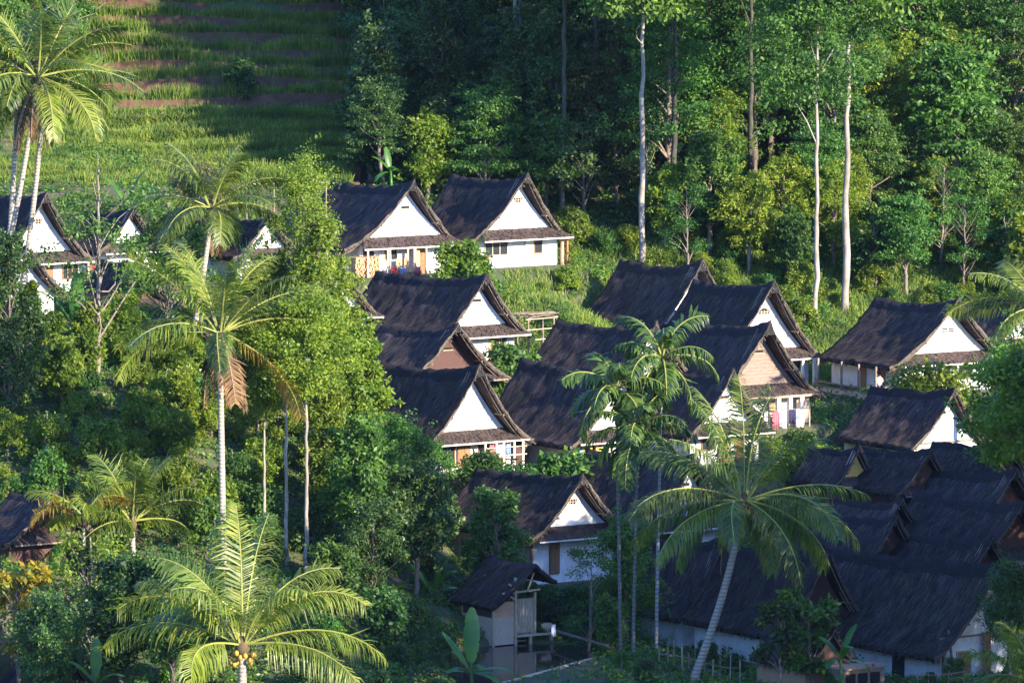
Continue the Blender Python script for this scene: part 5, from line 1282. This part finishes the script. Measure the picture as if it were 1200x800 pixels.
# bamboo rail before the terraces
p0, p1 = P(287, 216, 240), P(384, 214, 240)
r = thing('bamboo_rail', p0, 'pale bamboo rail running below the rice terraces', 'rail'); B = MB(); B.tube([(0, 0, 0), tuple(p1-p0)], .06, 6); B.build('pole', M['palewood'], r)
for t in (.02, .35, .68, .98):
    q = (p1-p0)*t; g_ = gz(p0.x+q.x, p0.y+q.y); B = MB(); B.tube([(q.x, q.y+.07, g_-p0.z-.2), (q.x, q.y+.07, .1)], .05, 6); B.build('post', M['pole'], r)
# red-lidded box on the wall left
# fences below the dark roofs
def fence(pxs, D, label, seed, hh=(1.0, 1.6), group=None):
    rg = random.Random(seed); p0 = P(pxs[0], 780, D); g0 = gz(p0.x, p0.y); r = thing('stake_fence', (p0.x, p0.y, g0), label, 'fence', group)
    x = pxs[0]; tops = []
    while x < pxs[1]:
        q = P(x, 780, D+.4*math.sin(x*.05)); gq = gz(q.x, q.y); h_ = rg.uniform(*hh); B = MB(); B.tube([(q.x-p0.x, q.y-p0.y, gq-g0-.3), (q.x-p0.x+rg.uniform(-.05, .05), q.y-p0.y, gq-g0+h_)], rg.uniform(.025, .045), 5); B.build('stake', M['pole'] if rg.random() < .6 else M['palewood'], r); tops.append((q.x-p0.x, q.y-p0.y, gq-g0+.75)); x += rg.uniform(7, 14)
    B = MB()
    for u, v in zip(tops[:-1], tops[1:]): B.bar(u, v, .045)
    B.build('rail', M['pole'], r)
fence((772, 870), 165, 'stake fence at the foot of the leaning coconut trunk', 1)
fence((1075, 1140), 160, 'short stake fence in front of the largest dark house', 2, (.5, .9))
# open box shed beside plank hut
bp = P(1012, 778, 160); g_ = gz(bp.x, bp.y)
r = thing('chicken_coop', (bp.x, bp.y, g_), 'low pale wooden coop beside the plank walled hut', 'coop', None, PHI)
B = MB(); B.box(-1.3, 1.3, 0, 1.3, .1, 1.15); B.build('body', M['pole'], r); B = MB(); B.box(-1.45, 1.45, -.15, 1.45, 1.153, 1.23); B.build('lid', M['pole'], r)
for x in (-1.1, -.35, .4): B = MB(); B.box(x, x+.6, -.02, -.002, .35, .95); B.build('opening_shade', M['dark'], r)  # dark sheets on the solid body, painted as shaded holes
B = MB(); B.ball((.5, .4, 1.29), .09, .8); tag(B.build('red_bowl', M['red'], smooth=True), 'small red bowl on top of the low coop', 'bowl').location = r.location
# person on the veranda
def person(p, rz, label, shirt, legs, seated=True, hz=.0):
    root = empty('person', p, rz, label, 'person')
    me = bpy.data.meshes.new('person_body'); 
    J = [(0, 0, .50), (0, -.02, .72), (0, -.05, .98), (0, -.06, 1.10), (0, -.08, 1.24), (-.17, -.05, .96), (-.24, -.16, .74), (-.12, -.34, .62), (.17, -.05, .96), (.24, -.16, .74), (.12, -.34, .62), (-.1, -.05, .48), (-.13, -.45, .48), (-.13, -.47, .08), (-.13, -.6, .05), (.1, -.05, .48), (.13, -.45, .48), (.13, -.47, .08), (.13, -.6, .05)]
    E_ = [(0,1),(1,2),(2,3),(3,4),(2,5),(5,6),(6,7),(2,8),(8,9),(9,10),(0,11),(11,12),(12,13),(13,14),(0,15),(15,16),(16,17),(17,18)]
    rad = [.15,.13,.13,.055,.105,.065,.045,.035,.065,.045,.035,.09,.065,.045,.04,.09,.065,.045,.04]
    me.from_pydata([Vector(j) for j in J], E_, []); o = bpy.data.objects.new('person_body', me); COL.objects.link(o); o.parent = root
    sk = o.modifiers.new('skin', 'SKIN'); 
    if not me.skin_vertices: 
        bpy.context.view_layer.objects.active = o
    for i, sv in enumerate(me.skin_vertices[0].data): sv.radius = (rad[i], rad[i]); sv.use_root = i == 0
    o.modifiers.new('smooth', 'SUBSURF').levels = 1; o.modifiers['smooth'].render_levels = 2; me.materials.append(M['skin'])
    B = MB(); B.tube([(0, 0, .55), (0, -.02, .72), (0, -.045, .92), (0, -.05, 1.05)], [.2, .185, .2, .09], 12); B.build('shirt', M[shirt], root, smooth=True)
    for sx in (-.12, .12):
        B = MB(); B.tube([(sx*.9, 0, .5), (sx*1.1, -.45, .5), (sx*1.1, -.48, .1)], [.11, .08, .06], 8); B.build('trouser_leg', M['navy'], root, smooth=True)
    B = MB(); B.ball((0, -.06, 1.30), .105, 1.1, 10, 7); B.build('hair', M['navy'], root, smooth=True)
    return root
M['skin'] = plain('brown_skin', (.33, .19, .12), .6)
pp = P(1018, 462, 213.5)
try:
    W12 = HOUSES[13]['W']; q = local(13, -W12-.8, 2.1, -.1); person(tuple(q), PHI-.3, 'person in a white shirt sitting on the side veranda', 'wcloth', 'navy')
except Exception as ex: print('person', ex)
B = MB(); B.box(-.6, .6, -.2, .25, .38, .43); B.box(-.5, -.42, -.15, .2, 0, .378); B.box(.42, .5, -.15, .2, 0, .378); o = B.build('wooden_bench', M['palewood']); o.location = local(13, -HOUSES[13]['W']-.8, 2.15, -.1); o.rotation_euler = (0, 0, PHI-.3); tag(o, 'small wooden bench under the seated person on the side veranda', 'bench')
# clay jars by the yellow porch
for k, (x, y, s_) in enumerate(((-1.6, -.2, 1.0), (-1.1, -.4, .8))):
    B = MB(); B.tube([(0, 0, 0), (0, 0, .15), (0, 0, .4), (0, 0, .6), (0, 0, .68)], [.14*s_, .26*s_, .3*s_, .16*s_, .2*s_], 12); o = B.build('clay_jar', M['terracotta'], smooth=True); o.location = local(11, x, y, -.35)
    tag(o, ['larger orange clay jar beside the yellow porch', 'smaller orange clay jar beside the yellow porch'][k], 'jar')
# basket by the pond
B = MB(); B.tube([(0, 0, 0), (0, 0, .45)], [.22, .34], 12); o = B.build('woven_basket', M['palewood'], smooth=True); o.location = hut_loc+Vector((1.2*CP-.9*SP, 1.2*SP+.9*CP, .5)); tag(o, 'round woven basket on the deck beside the pond hut', 'basket')
# ------------------------------------------------------------------ thin morning air
m = bpy.data.materials.new('thin_haze'); m.use_nodes = True; N = m.node_tree.nodes; N.remove(N['Principled BSDF'])
v = N.new('ShaderNodeVolumePrincipled'); v.inputs['Density'].default_value = .00002; v.inputs['Color'].default_value = (.5, .66, 1, 1); v.inputs['Anisotropy'].default_value = .2
m.node_tree.links.new(v.outputs[0], N['Material Output'].inputs['Volume'])
zlo = float(GZ.min())-1; zhi = float(GZ.max())+20
B = MB(); B.box(gx_[0]-5, gx_[-1]+5, gy_[0]-5, gy_[-1]+5, zlo, zhi); B.build('haze', m, kind='stuff', label='thin bluish morning haze in the valley')
